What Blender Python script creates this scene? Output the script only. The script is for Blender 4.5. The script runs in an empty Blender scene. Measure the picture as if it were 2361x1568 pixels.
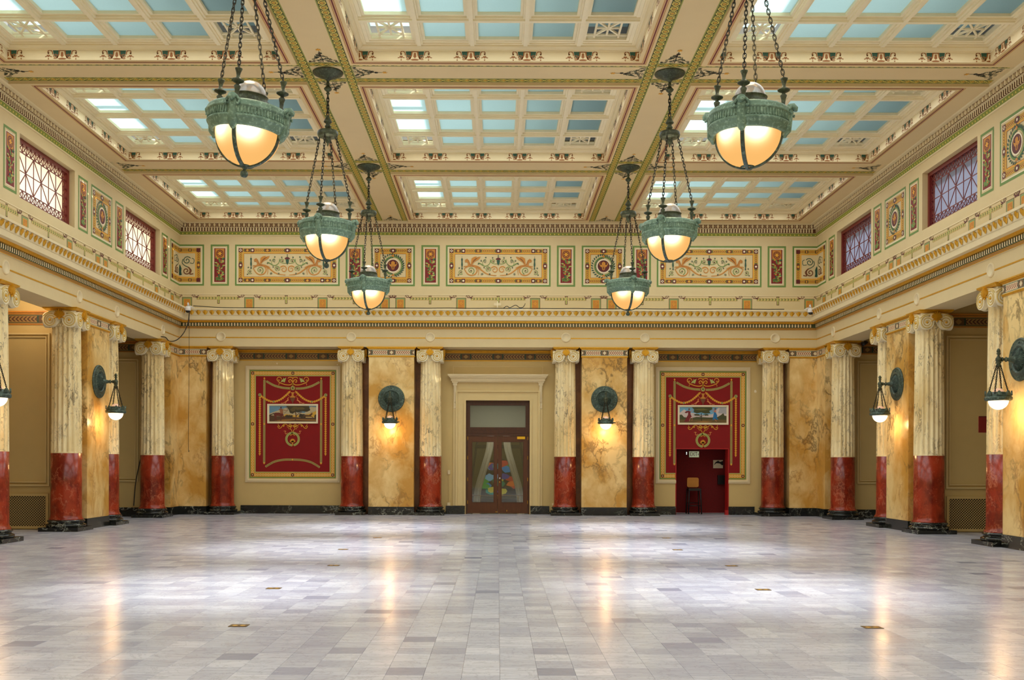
import bpy, math, random
from mathutils import Vector, Matrix
RN = random.Random(11)
sc = bpy.context.scene
COL = sc.collection
PI = math.pi

# ------------------------------------------------------------------ camera
F, VPX, VPY, W, H = 2380.0, 1147.5, 1068.0, 2361.0, 1568.0
EYE = 1.51
cd = bpy.data.cameras.new('camera')
cd.sensor_fit = 'HORIZONTAL'; cd.sensor_width = 36.0
cd.lens = F * 36.0 / W
cd.shift_x = (W / 2 - VPX) / W
cd.shift_y = (VPY - H / 2) / W
cd.clip_end = 300
cam = bpy.data.objects.new('camera', cd)
cam.matrix_world = Matrix.Translation((0, 0, EYE)) @ Matrix.Rotation(PI / 2, 4, 'X') @ Matrix.Rotation(0.0030, 4, 'Z')
COL.objects.link(cam)
sc.camera = cam

# ------------------------------------------------------------------ view and world
sc.view_settings.view_transform = 'Standard'
sc.view_settings.look = 'None'
sc.view_settings.gamma = 1.0
sc.view_settings.use_curve_mapping = False
sc.view_settings.exposure = 0.12
sc.cycles.use_denoising = True
sc.cycles.max_bounces = 7
sc.cycles.diffuse_bounces = 4
sc.cycles.use_adaptive_sampling = True
sc.cycles.adaptive_threshold = 0.02
sc.cycles.sample_clamp_indirect = 6.0
sc.cycles.blur_glossy = 0.5
wd = bpy.data.worlds.new('sky'); sc.world = wd; wd.use_nodes = True
wn = wd.node_tree; wn.nodes.clear()
sky = wn.nodes.new('ShaderNodeTexSky'); sky.sky_type = 'NISHITA'
sky.sun_disc = False; sky.sun_elevation = math.radians(38); sky.sun_rotation = math.radians(90)
bg = wn.nodes.new('ShaderNodeBackground'); bg.inputs[1].default_value = 0.85
wo = wn.nodes.new('ShaderNodeOutputWorld')
hz = wn.nodes.new('ShaderNodeMix'); hz.data_type = 'RGBA'; hz.inputs[0].default_value = 0.62
wn.links.new(sky.outputs[0], hz.inputs[6]); hz.inputs[7].default_value = (3.7, 3.3, 2.3, 1)   # thin bright overcast
wn.links.new(hz.outputs[2], bg.inputs[0]); wn.links.new(bg.outputs[0], wo.inputs[0])

SUN_DIR = Vector((-0.80, 0.22, -0.62)).normalized()
sl = bpy.data.lights.new('sun', 'SUN'); sl.energy = 9.0; sl.angle = 0.01; sl.color = (1.0, 0.96, 0.9)
so = bpy.data.objects.new('sun', sl); COL.objects.link(so)
so.rotation_euler = SUN_DIR.to_track_quat('-Z', 'Y').to_euler()
so.location = (30, 10, 40)

# room dimensions (metres, floor z = 0, camera above the origin)
XE, DE = 9.22, 29.86          # face of pilasters, entablature and attic: sides, far end
XC, YC = 9.49, 30.13          # column centres
YW = 30.56                    # wall behind the far columns
ENT, ZC = 4.865, 8.40         # underside of the entablature, ceiling
XB = 3.04                     # ceiling beams that run away from the camera
YB = [0.90, 6.72, 12.54, 18.36, 24.18]
YN = -2.0                     # near end of the hall
BAYX = [(-8.42, -3.74), (-2.40, 2.40), (3.74, 8.42)]
BAYY = [(24.84, 29.13), (19.03, 23.51), (13.21, 17.69), (7.39, 11.87), (1.57, 6.05)]

# daylight that enters through each skylight
for (x0, x1) in BAYX:
    for (y0, y1) in BAYY:
        al = bpy.data.lights.new('skylight_daylight', 'AREA'); al.shape = 'RECTANGLE'
        al.size = x1 - x0 - 0.4; al.size_y = y1 - y0 - 0.4
        al.energy = 92.0; al.color = (0.93, 0.97, 1.0)
        ao = bpy.data.objects.new('skylight_daylight', al); COL.objects.link(ao)
        ao.location = ((x0 + x1) / 2, (y0 + y1) / 2, 8.585)

# ------------------------------------------------------------------ helpers
def lin(c):
    return tuple(((v / 255.0) / 12.92 if v / 255.0 <= 0.04045 else ((v / 255.0 + 0.055) / 1.055) ** 2.4) for v in c)

class G:
    """small node-graph builder"""
    def __init__(s, name):
        s.m = bpy.data.materials.new(name); s.m.use_nodes = True
        s.nt = s.m.node_tree; s.nt.nodes.clear()
    def n(s, t, ins=None, **props):
        nd = s.nt.nodes.new('ShaderNode' + t)
        for k, v in props.items(): setattr(nd, k, v)
        for k, v in (ins or {}).items(): s.put(nd.inputs[k], v)
        return nd
    def put(s, sock, v):
        if isinstance(v, bpy.types.Node): v = v.outputs[0]
        if isinstance(v, bpy.types.NodeSocket): s.nt.links.new(v, sock)
        else:
            if sock.type == 'RGBA' and len(v) == 3: v = (*v, 1.0)
            sock.default_value = v
    def math(s, op, a, b=0.0, c=None):
        d = {0: a, 1: b}
        if c is not None: d[2] = c
        return s.n('Math', d, operation=op)
    def ramp(s, fac, stops, interp='LINEAR'):
        nd = s.n('ValToRGB', {0: fac}); r = nd.color_ramp; r.interpolation = interp
        while len(r.elements) < len(stops): r.elements.new(0.5)
        for e, (p, c) in zip(r.elements, stops):
            e.position = p; e.color = (c, c, c, 1) if isinstance(c, (int, float)) else (*c, 1)
        return nd
    def mix(s, fac, a, b, mode='MIX'):
        nd = s.n('Mix', data_type='RGBA', blend_type=mode)
        s.put(nd.inputs[0], fac); s.put(nd.inputs[6], a); s.put(nd.inputs[7], b)
        return nd.outputs[2]
    def pos(s): return s.n('NewGeometry').outputs['Position']
    def uv(s):
        x = s.n('SeparateXYZ', {0: s.n('TexCoord').outputs['UV']})
        return x.outputs[0], x.outputs[1]
    def mapping(s, vec, scale=(1, 1, 1), rot=(0, 0, 0), loc=(0, 0, 0)):
        return s.n('Mapping', {0: vec, 1: loc, 2: rot, 3: scale})
    def noise(s, vec, scale, detail=3.0, rough=0.55, dist=0.0):
        return s.n('TexNoise', {'Vector': vec, 'Scale': scale, 'Detail': detail, 'Roughness': rough, 'Distortion': dist})
    def out(s, shader):
        o = s.n('OutputMaterial'); s.put(o.inputs[0], shader); return s.m
    def surf(s, color, rough=0.5, metal=0.0, bump=None, bstr=0.2, bdist=0.01, **kw):
        p = s.n('BsdfPrincipled', {'Base Color': color, 'Roughness': rough, 'Metallic': metal})
        for k, v in kw.items(): s.put(p.inputs[k], v)
        if bump is not None:
            s.put(p.inputs['Normal'], s.n('Bump', {'Strength': bstr, 'Distance': bdist, 'Height': bump}))
        return s.out(p)

MATS = {}
def flat(name, rgb, rough=0.55, metal=0.0, vary=0.10, scale=6.0, bump=0.0):
    """a plain colour with a little mottling"""
    if name in MATS: return MATS[name]
    g = G(name); c = lin(rgb)
    nz = g.noise(g.pos(), scale, 4.0)
    dark = tuple(v * (1 - vary) for v in c); light = tuple(min(1, v * (1 + vary)) for v in c)
    col = g.mix(nz, dark, light)
    MATS[name] = g.surf(col, rough, metal, nz if bump else None, bump)
    return MATS[name]

def marble(name, base, alt, vein, patch=1.0, vscale=2.0, vwidth=0.03, rough=0.25, stretch=(1, 1, 1), vmix=0.8, speck=None, vein2=None):
    g = G(name)
    p = g.mapping(g.pos(), stretch)
    warp = g.noise(p, vscale * 1.3, 3.0)
    pw = g.n('VectorMath', {0: p, 1: g.n('VectorMath', {0: warp.outputs[1], 1: (0.5, 0.5, 0.5)}, operation='MULTIPLY')}, operation='ADD')
    n1 = g.noise(pw, patch, 5.0, 0.6)
    col = g.mix(g.ramp(n1, [(0.40, 0.0), (0.60, 1.0)]), lin(base), lin(alt))
    n2 = g.noise(pw, vscale, 6.0, 0.62)
    d = g.math('ABSOLUTE', g.math('SUBTRACT', n2, 0.5))
    line = g.ramp(d, [(0.0, 1.0), (vwidth, 0.0)])
    mask = g.ramp(g.noise(p, vscale * 0.6, 2.0), [(0.42, 0.0), (0.62, 1.0)])
    col = g.mix(g.math('MULTIPLY', g.math('MULTIPLY', line, mask), vmix), col, lin(vein))
    if vein2:
        n3 = g.noise(pw, vscale * 2.3, 5.0, 0.6)
        l2 = g.ramp(g.math('ABSOLUTE', g.math('SUBTRACT', n3, 0.5)), [(0.0, 1.0), (vwidth * 1.2, 0.0)])
        m2 = g.ramp(g.noise(p, vscale * 1.1, 2.0), [(0.5, 0.0), (0.66, 1.0)])
        col = g.mix(g.math('MULTIPLY', g.math('MULTIPLY', l2, m2), 0.6), col, lin(vein2))
    if speck:
        n4 = g.noise(pw, 14.0, 4.0, 0.7)
        col = g.mix(g.ramp(n4, [(0.60, 0.0), (0.72, 0.75)]), col, lin(speck))
    MATS[name] = g.surf(col, rough)
    return MATS[name]

class MB:
    """collects faces; build() links them as one mesh object"""
    def __init__(s): s.v, s.f, s.mi, s.sm, s.uvs = [], [], [], [], []
    def add(s, vs, fs, mi=0, smooth=False, uvs=None):
        o = len(s.v); s.v.extend([tuple(v) for v in vs])
        for k, f in enumerate(fs):
            s.f.append([o + i for i in f]); s.mi.append(mi); s.sm.append(smooth)
            s.uvs.append(uvs[k] if uvs else None)
        return s
    def box(s, x0, x1, y0, y1, z0, z1, mi=0):
        v = [(x, y, z) for z in (z0, z1) for y in (y0, y1) for x in (x0, x1)]
        return s.add(v, [(0, 2, 3, 1), (4, 5, 7, 6), (0, 1, 5, 4), (2, 6, 7, 3), (0, 4, 6, 2), (1, 3, 7, 5)], mi)
    def quad(s, a, b, c, d, mi=0, uv=None):
        return s.add([a, b, c, d], [(0, 1, 2, 3)], mi, False, [uv] if uv else None)
    def lathe(s, prof, seg=24, c=(0, 0, 0), axis='z', mi=0, smooth=True, a0=0.0, a1=2 * PI):
        full = abs(a1 - a0 - 2 * PI) < 1e-6
        n = seg if full else seg + 1
        vs = []
        for (r, h) in prof:
            for k in range(n):
                a = a0 + (a1 - a0) * k / seg
                p = (r * math.cos(a), r * math.sin(a), h)
                if axis == 'y': p = (p[0], p[2], p[1])
                if axis == 'x': p = (p[2], p[0], p[1])
                vs.append((p[0] + c[0], p[1] + c[1], p[2] + c[2]))
        fs = []
        for i in range(len(prof) - 1):
            for k in range(seg):
                k2 = (k + 1) % n if full else k + 1
                fs.append((i * n + k, i * n + k2, (i + 1) * n + k2, (i + 1) * n + k))
        return s.add(vs, fs, mi, smooth)
    def tube(s, path, r, seg=8, closed=False, mi=0, smooth=True, flatten=None, up=None):
        P = [Vector(p) for p in path]; n = len(P)
        rs = r if isinstance(r, (list, tuple)) else [r] * n
        vs = []; ref = Vector(up) if up else None
        for i in range(n):
            t = (P[(i + 1) % n] - P[i - 1]) if closed else (P[min(i + 1, n - 1)] - P[max(i - 1, 0)])
            t.normalize()
            u = ref or (Vector((0, 0, 1)) if abs(t.z) < 0.9 else Vector((1, 0, 0)))
            a = t.cross(u).normalized(); b = t.cross(a).normalized()
            for k in range(seg):
                an = 2 * PI * k / seg
                vs.append(P[i] + rs[i] * (math.cos(an) * a + (flatten or 1.0) * math.sin(an) * b))
        fs = []
        for i in range(n if closed else n - 1):
            j = (i + 1) % n
            for k in range(seg):
                k2 = (k + 1) % seg
                fs.append((i * seg + k, i * seg + k2, j * seg + k2, j * seg + k))
        if not closed:
            fs.append(tuple(range(seg - 1, -1, -1))); fs.append(tuple((n - 1) * seg + k for k in range(seg)))
        return s.add(vs, fs, mi, smooth)
    def prism(s, pts, y0, y1, mi=0, mi_side=None):
        """polygon in x,z pushed along y"""
        n = len(pts)
        vs = [(x, y0, z) for x, z in pts] + [(x, y1, z) for x, z in pts]
        s.add(vs, [tuple(range(n)), tuple(range(2 * n - 1, n - 1, -1))], mi)
        return s.add(vs, [(i, i + n, (i + 1) % n + n, (i + 1) % n) for i in range(n)], mi if mi_side is None else mi_side)
    def sphere(s, c, r, seg=16, rings=10, mi=0, z0=-1.0, z1=1.0, sx=1.0):
        pr = []
        t0, t1 = math.asin(z0), math.asin(z1)
        for i in range(rings + 1):
            t = t0 + (t1 - t0) * i / rings
            pr.append((max(1e-4, r * math.cos(t)) * sx, r * math.sin(t)))
        return s.lathe(pr, seg, c, 'z', mi)
    def xf(s, mtx, start=0):
        for i in range(start, len(s.v)): s.v[i] = tuple(mtx @ Vector(s.v[i]))
        return s
    def mesh(s, name, mats):
        me = bpy.data.meshes.new(name)
        me.from_pydata(s.v, [], s.f)
        for m in (mats if isinstance(mats, (list, tuple)) else [mats]): me.materials.append(m)
        me.polygons.foreach_set('material_index', s.mi)
        me.polygons.foreach_set('use_smooth', s.sm)
        if any(u is not None for u in s.uvs):
            ul = me.uv_layers.new(name='UVMap'); flatuv = []
            for f, u in zip(s.f, s.uvs):
                for k in range(len(f)): flatuv.extend(u[k] if u else (0.0, 0.0))
            ul.data.foreach_set('uv', flatuv)
        me.update()
        return me
    def build(s, name, mats, parent=None, loc=None):
        return link(name, s.mesh(name, mats), parent, loc)

def link(name, me, parent=None, loc=None, rotz=None):
    o = bpy.data.objects.new(name, me); COL.objects.link(o)
    if parent is not None: o.parent = parent
    if loc is not None: o.location = loc
    if rotz is not None: o.rotation_euler = (0, 0, rotz)
    if me is not None and 'joined' in me: o['kind'] = 'stuff'
    return o
def tag(o, label, cat, group=None):
    o['label'] = label; o['category'] = cat
    if group: o['group'] = group
    return o
def thing(name, label, cat, loc=(0, 0, 0), rotz=0.0, group=None):
    return tag(link(name, None, None, loc, rotz), label, cat, group)
def struct(o, label=None, cat=None):
    o['kind'] = 'structure'
    if label: o['label'] = label; o['category'] = cat
    return o
def stuff(o): o['kind'] = 'stuff'; return o
def copy_tree(o, parent=None, loc=None, rotz=None):
    c = o.copy(); COL.objects.link(c); c.parent = parent
    if loc is not None: c.location = loc
    if rotz is not None: c.rotation_euler = (0, 0, rotz)
    for ch in list(o.children): copy_tree(ch, c)
    return c

# ------------------------------------------------------------------ materials
CREAM = flat('cream_plaster', (214, 193, 144), 0.7, vary=0.05, scale=3.0)
OCHREW = flat('ochre_wall_paint', (206, 179, 116), 0.7, vary=0.06, scale=3.0)
OCHREL = flat('ochre_trim_paint', (218, 194, 136), 0.65, vary=0.05, scale=4.0)
CREAML = flat('cream_moulding', (226, 208, 164), 0.6, vary=0.04, scale=4.0)
CEIL = flat('ceiling_plaster', (220, 195, 146), 0.75, vary=0.04, scale=2.0)
GOLD = flat('gilding', (214, 160, 40), 0.35, 0.55, vary=0.25, scale=20)
GOLDP = flat('gold_paint', (226, 160, 40), 0.6, vary=0.12, scale=25)
OCHREP = flat('ochre_paint', (196, 128, 40), 0.6, vary=0.15, scale=25)
BROWNP = flat('brown_paint', (112, 62, 24), 0.6, vary=0.15, scale=25)
GREENP = flat('leaf_green_paint', (104, 134, 60), 0.6, vary=0.12, scale=12)
SAGEP = flat('sage_paint', (176, 176, 92), 0.6, vary=0.12, scale=30)
DGREENP = flat('dark_green_paint', (34, 78, 56), 0.6, vary=0.15, scale=12)
REDP = flat('crimson_paint', (134, 5, 3), 0.85, vary=0.10, scale=5)
DREDP = flat('dark_red_paint', (92, 22, 18), 0.6, vary=0.12, scale=12)
WHITEP = flat('ivory_paint', (236, 222, 186), 0.6, vary=0.04)
BLACKP = flat('black_paint', (20, 18, 16), 0.5)
MAROON = flat('maroon_metal', (112, 30, 20), 0.45, vary=0.2, scale=8)
WOOD = None
MARB_W = marble('white_column_marble', (246, 228, 178), (228, 202, 142), (66, 54, 50), 1.2, 2.6, 0.028, 0.3, (1.4, 1.4, 0.55), 0.85, None, (120, 96, 84))
MARB_R = marble('red_drum_marble', (160, 54, 28), (112, 30, 16), (206, 124, 90), 1.8, 2.4, 0.03, 0.22, (1.2, 1.2, 0.8), 0.55, (190, 96, 70), (80, 14, 12))
MARB_O = marble('ochre_pilaster_marble', (238, 208, 142), (204, 152, 66), (104, 78, 40), 1.0, 1.3, 0.034, 0.28, (1, 1, 0.7), 0.85, None, (168, 112, 52))
MARB_B = marble('brown_recess_marble', (138, 84, 28), (104, 58, 18), (70, 36, 12), 1.5, 2.5, 0.05, 0.35, (1, 1, 0.8), 0.5)
MARB_K = marble('black_base_marble', (22, 24, 22), (34, 36, 32), (176, 180, 164), 1.5, 1.9, 0.016, 0.16, (1, 1, 1.4), 0.8, None, (70, 84, 66))
def verdigris(name, a, b, c, rough=0.55):
    g = G(name); p = g.pos()
    n1 = g.noise(p, 7.0, 5.0, 0.65); n2 = g.noise(p, 30.0, 3.0)
    col = g.mix(g.ramp(n1, [(0.35, 0.0), (0.65, 1.0)]), lin(a), lin(b))
    col = g.mix(g.ramp(n2, [(0.52, 0.0), (0.7, 0.8)]), col, lin(c))
    return g.surf(col, rough, 0.25, n2, 0.15, 0.004)
VERD = verdigris('verdigris_bronze', (122, 150, 128), (92, 118, 98), (166, 194, 170))
DBRONZE = verdigris('dark_bronze', (74, 80, 56), (50, 54, 38), (98, 110, 82), 0.5)
SCBRONZE = verdigris('grey_green_bronze', (70, 88, 76), (50, 62, 52), (112, 134, 116), 0.45)
IRON = flat('chain_iron', (52, 48, 34), 0.5, 0.6)
def pane_mat(name, rgb, scat=0.75):
    g = G(name); c = lin(rgb)
    nz = g.noise(g.pos(), 40.0, 3.0)
    col = g.mix(nz, tuple(v * 0.92 for v in c), c)
    t = g.n('BsdfTranslucent', {0: col}); gl = g.n('BsdfGlossy', {0: (0.6, 0.65, 0.68), 1: 0.3}); 
    mx = g.n('MixShader', {0: 0.06, 1: t, 2: gl})
    return g.out(mx)
SKYPANE = pane_mat('frosted_skylight_glass', (206, 226, 228))
WINL = pane_mat('daylight_bright_glass', (246, 242, 234))  # pale tint stands in for brighter daylight on the left
WINR = pane_mat('daylight_dim_glass', (138, 142, 156))  # darker, bluer tint stands in for dimmer daylight on the right
def clear_glass(name, rgb, fac=0.12, rough=0.03, milk=0.0):
    g = G(name)
    tr = g.n('BsdfTransparent', {0: lin(rgb)}); gl = g.n('BsdfGlossy', {0: (1, 1, 1), 1: rough})
    fr = g.n('Fresnel', {0: 1.5})
    sh = g.n('MixShader', {0: g.math('MAXIMUM', fr, fac), 1: tr, 2: gl})
    if milk: sh = g.n('MixShader', {0: milk, 1: sh, 2: g.n('BsdfDiffuse', {0: (0.9, 0.88, 0.86)})})
    return g.out(sh)
DOMEG = clear_glass('clear_dome_glass', (240, 238, 236), 0.10, 0.08, 0.30)
DOORG = clear_glass('door_glass', (205, 210, 205), 0.10)
FROSTG = pane_mat('grey_transom_glass', (196, 196, 180))
def glow(name, rgb, strength, spots=None):
    g = G(name)
    if spots:
        oc = g.n('TexCoord').outputs['Object']; acc = None
        for (sx, sy, sz, rad, amp) in spots:
            d = g.n('VectorMath', {0: oc, 1: (sx, sy, sz)}, operation='DISTANCE').outputs['Value']
            e = g.math('MULTIPLY', g.math('EXPONENT', g.math('MULTIPLY', g.math('POWER', g.math('DIVIDE', d, rad), 2.0), -1.0)), amp)
            acc = e if acc is None else g.math('ADD', acc, e)
        st = g.math('ADD', acc, strength)
        colr = g.mix(g.math('MINIMUM', g.math('MULTIPLY', acc, 0.5), 1.0), lin(rgb), (1.0, 0.86, 0.55))
        return g.out(g.n('Emission', {0: colr, 1: st}))
    return g.out(g.n('Emission', {0: lin(rgb), 1: strength}))
BULB = glow('sconce_globe_glow', (255, 236, 200), 1.9)
# ------------------------------------------------------------------ floor
T = 0.272
def floor_mat():
    g = G('floor_marble')
    tone = g.math('ADD', g.n('Attribute', attribute_name='tone').outputs['Fac'],
                  g.n('Attribute', attribute_name='tone', attribute_type='OBJECT').outputs['Fac'])
    p = g.pos()
    ofs = g.n('CombineXYZ', {0: g.math('MULTIPLY', tone, 91.0), 1: g.math('MULTIPLY', tone, 57.0), 2: g.math('MULTIPLY', tone, 33.0)})
    pv = g.n('VectorMath', {0: p, 1: ofs}, operation='ADD')
    streak = g.noise(g.mapping(pv, (1.1, 9.0, 1.0), (0, 0, 0.12)), 2.6, 5.0, 0.62, 0.6)
    swirl = g.noise(pv, 4.0, 4.0, 0.6, 1.6)
    base = g.ramp(tone, [(0.0, lin((226, 229, 240))), (0.25, lin((214, 218, 231))), (0.55, lin((201, 205, 220))), (0.76, lin((190, 194, 211))), (0.90, lin((172, 176, 196))), (1.0, lin((146, 151, 174)))])
    c = g.mix(g.ramp(streak, [(0.38, 0.42), (0.56, 0.0)]), base.outputs[0], lin((172, 174, 190)))
    vein = g.ramp(g.math('ABSOLUTE', g.math('SUBTRACT', swirl, 0.5)), [(0.0, 0.35), (0.03, 0.0)])
    c = g.mix(vein, c, lin((150, 150, 166)))
    c = g.mix(g.ramp(streak, [(0.60, 0.0), (0.75, 0.5)]), c, lin((242, 241, 241)))
    rg = g.ramp(g.noise(p, 1.5, 4.0), [(0.3, 0.16), (0.7, 0.24)])
    return g.surf(c, rg.outputs[0], bump=streak, bstr=0.02, bdist=0.002)
FLOORM = floor_mat()
GROUT = flat('floor_grout', (140, 136, 136), 0.8)
fl = MB().box(-13.2, 13.2, YN, 31.9, -0.30, -0.006).build('floor', GROUT)
struct(fl)
tiles = []
ix0, ix1 = -36, 36
for iy in range(int(4.6 / T), int(YW / T) + 1):
    for ix in range(ix0 - 10, ix1 + 10):
        x, y = ix * T + 0.02, iy * T
        if abs(x + T / 2) > 12.3: continue
        tiles.append((x, y))
def px_of(x, y, z=0.0): return VPX + F * x / y, VPY - F * (z - EYE) / y
inview = []
for k, (x, y) in enumerate(tiles):
    a, b = px_of(x + T / 2, y + T * 0.8)
    if 0 < a < W and b < H: inview.append((y, k))
inview.sort(); near = set(k for _, k in inview[:300])
tm = MB(); q = 0.0009
tm.add([(q, q, -0.006), (T - q, q, -0.006), (T - q, T - q, -0.006), (q, T - q, -0.006),
        (q, q, -0.0006), (T - q, q, -0.0006), (T - q, T - q, -0.0006), (q, T - q, -0.0006),
        (q + .001, q + .001, 0), (T - q - .001, q + .001, 0), (T - q - .001, T - q - .001, 0), (q + .001, T - q - .001, 0)],
       [(8, 9, 10, 11), (4, 5, 9, 8), (5, 6, 10, 9), (6, 7, 11, 10), (7, 4, 8, 11), (0, 1, 5, 4), (1, 2, 6, 5), (2, 3, 7, 6), (3, 0, 4, 7)])
tme = tm.mesh('floor_tile', FLOORM)
def tone_val():
    t = RN.random()
    return t * 0.75 if t < 0.96 else 0.75 + RN.random() * 0.25
rest = MB(); tones = []
for k, (x, y) in enumerate(tiles):
    tv = tone_val()
    if k in near:
        o = link('floor_tile', tme, fl, (x, y, RN.uniform(-.0003, .0003)))
        o.rotation_euler = (RN.uniform(-.0006, .0006), RN.uniform(-.0006, .0006), 0)
        o['tone'] = tv
    else:
        z = [RN.uniform(-.0003, .0003) for _ in range(4)]
        rest.add([(x + q, y + q, z[0]), (x + T - q, y + q, z[1]), (x + T - q, y + T - q, z[2]), (x + q, y + T - q, z[3])], [(0, 1, 2, 3)])
        tones.append(tv)
ro = rest.build('floor_tiles', FLOORM, fl)
at = ro.data.attributes.new('tone', 'FLOAT', 'FACE'); at.data.foreach_set('value', tones)
stuff(ro)

# ------------------------------------------------------------------ painted strip materials (u along, v across 0..1)
def strip_mat(name, stops, rough=0.6):
    g = G(name); u, v = g.uv()
    return g.surf(g.ramp(v, [(p, lin(c)) for p, c in stops], 'CONSTANT').outputs[0], rough)
REDLINE = strip_mat('red_line_border', [(0.0, (214, 176, 110)), (0.12, (160, 92, 50)), (0.22, (222, 190, 130)), (0.34, (110, 20, 20)), (0.66, (222, 190, 130)), (0.78, (160, 92, 50)), (0.88, (214, 176, 110))])
def ribbon_mat():
    g = G('interlace_ribbon'); u, v = g.uv()
    w = g.math('SUBTRACT', v, 0.5)
    def strand(phase, freq, amp):
        s_ = g.math('MULTIPLY', g.math('SINE', g.math('ADD', g.math('MULTIPLY', u, 2 * PI * freq), phase)), amp)
        return g.math('ABSOLUTE', g.math('SUBTRACT', w, s_))
    d = g.math('MINIMUM', strand(0, 3.0, .30), strand(PI, 3.0, .30))
    d2 = g.math('MINIMUM', strand(0.9, 6.0, .30), strand(0.9 + PI, 6.0, .30))
    eye = g.math('ABSOLUTE', g.math('SUBTRACT', g.math('FRACT', g.math('MULTIPLY', u, 6.0)), 0.5))
    core = g.math('LESS_THAN', g.math('ADD', g.math('MULTIPLY', eye, 0.8), g.math('ABSOLUTE', w)), 0.24)
    c = g.mix(core, lin((52, 64, 20)), lin((196, 146, 40)))
    c = g.mix(g.math('LESS_THAN', d2, 0.042), c, lin((190, 172, 66)))
    c = g.mix(g.math('LESS_THAN', d, 0.048), c, lin((226, 206, 96)))
    c = g.mix(g.math('GREATER_THAN', g.math('ABSOLUTE', w), 0.405), c, lin((160, 160, 66)))
    c = g.mix(g.math('GREATER_THAN', g.math('ABSOLUTE', w), 0.46), c, lin((118, 130, 48)))
    return g.surf(c, 0.6)
RIBBON = ribbon_mat()
def key_mat(name, ground, dash, alt, edge, per):
    """arrow-feather band with square blocks"""
    g = G(name); u, v = g.uv()
    w = g.math('ABSOLUTE', g.math('SUBTRACT', v, 0.5))
    ph = g.math('FRACT', g.math('DIVIDE', u, per))
    fe = g.math('FRACT', g.math('MULTIPLY', g.math('SUBTRACT', g.math('DIVIDE', u, per), g.math('MULTIPLY', w, 0.25)), 11.0))
    c = g.mix(g.math('LESS_THAN', fe, 0.45), lin(ground), lin(dash))
    c = g.mix(g.math('GREATER_THAN', w, 0.26), c, lin(ground))
    blk = g.math('LESS_THAN', g.math('ABSOLUTE', g.math('SUBTRACT', ph, 0.5)), 0.17)
    dia = g.math('LESS_THAN', g.math('ADD', g.math('MULTIPLY', g.math('ABSOLUTE', g.math('SUBTRACT', ph, 0.5)), 4.0), w), 0.32)
    inb = g.mix(dia, lin(alt), lin(ground))
    ed = g.math('GREATER_THAN', g.math('ABSOLUTE', g.math('SUBTRACT', ph, 0.5)), 0.13)
    inb = g.mix(ed, inb, lin(edge))
    c = g.mix(blk, c, inb)
    c = g.mix(g.math('GREATER_THAN', w, 0.34), c, lin(edge))
    c = g.mix(g.math('GREATER_THAN', w, 0.40), c, lin(ground))
    return g.surf(c, 0.6)
KEYW = key_mat('painted_capital_band', (222, 204, 160), (150, 70, 50), (120, 90, 60), (60, 84, 62), 0.66)
KEYD = key_mat('painted_wall_band', (150, 116, 60), (78, 40, 24), (96, 66, 30), (34, 62, 42), 0.95)
KEYB = key_mat('herringbone_band', (220, 164, 50), (96, 40, 20), (110, 40, 20), (90, 112, 44), 0.58)
GUIL = key_mat('gold_guilloche_band', (226, 166, 52), (206, 130, 34), (240, 200, 110), (204, 138, 40), 0.10)
def leafband_mat():
    g = G('attic_leaf_band'); u, v = g.uv(); w = g.math('ABSOLUTE', g.math('SUBTRACT', v, 0.5))
    f = g.math('FRACT', g.math('ADD', g.math('MULTIPLY', u, 11.0), g.math('MULTIPLY', w, 1.2)))
    c = g.mix(g.math('MULTIPLY', g.math('LESS_THAN', f, 0.45), g.math('GREATER_THAN', w, 0.05)), lin((200, 182, 104)), lin((84, 92, 34)))
    c = g.mix(g.math('GREATER_THAN', w, 0.30), c, lin((206, 186, 120)))
    c = g.mix(g.math('GREATER_THAN', w, 0.42), c, lin((170, 120, 44)))
    return g.surf(c, 0.6)
LEAFB = leafband_mat()
DOTG = None
def dot_mat():
    g = G('green_band_with_gold_dots'); u, v = g.uv()
    a = g.math('SUBTRACT', g.math('FRACT', g.math('DIVIDE', u, 0.12)), 0.5)
    b = g.math('MULTIPLY', g.math('SUBTRACT', v, 0.45), 0.75)
    d = g.math('SQRT', g.math('ADD', g.math('MULTIPLY', a, a), g.math('MULTIPLY', b, b)))
    return g.surf(g.mix(g.math('LESS_THAN', d, 0.16), lin((124, 134, 44)), lin((214, 190, 80))), 0.6)
DOTG = dot_mat()

# ------------------------------------------------------------------ walls
TOP = 9.3
def hwall(b, y0, y1, z0, z1, xs, opens):
    """wall along x with rectangular openings [(x0,x1,z0,z1)]"""
    cuts = sorted(opens); x = xs[0]
    for (a, c, lo, hi) in cuts:
        b.box(x, a, y0, y1, z0, z1)
        if lo > z0: b.box(a, c, y0, y1, z0, lo)
        if hi < z1: b.box(a, c, y0, y1, hi, z1)
        x = c
    b.box(x, xs[1], y0, y1, z0, z1)
D1 = (-0.955, 0.955, 0.0, 3.375)        # main door opening
D2 = (5.276, 6.83, 0.0, 1.956)          # doorway cut through the right mural
b = MB()
hwall(b, YW, YW + 0.30, 0, ENT, (-9.9, 9.9), [D1, D2])
b.box(-9.9, 9.9, DE, YW + 0.30, ENT, TOP, 1)
wall_back = struct(b.build('wall_back', [OCHREW, CREAM]))
WZ = (6.60, 7.84)
WINY = [(19.88, 22.46), (25.54, 28.12)]
PIERS = [(16.74, 19.64, 17.07, 19.31), (22.38, 25.28, 22.71, 24.95)]   # pier extent, near and far column
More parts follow.
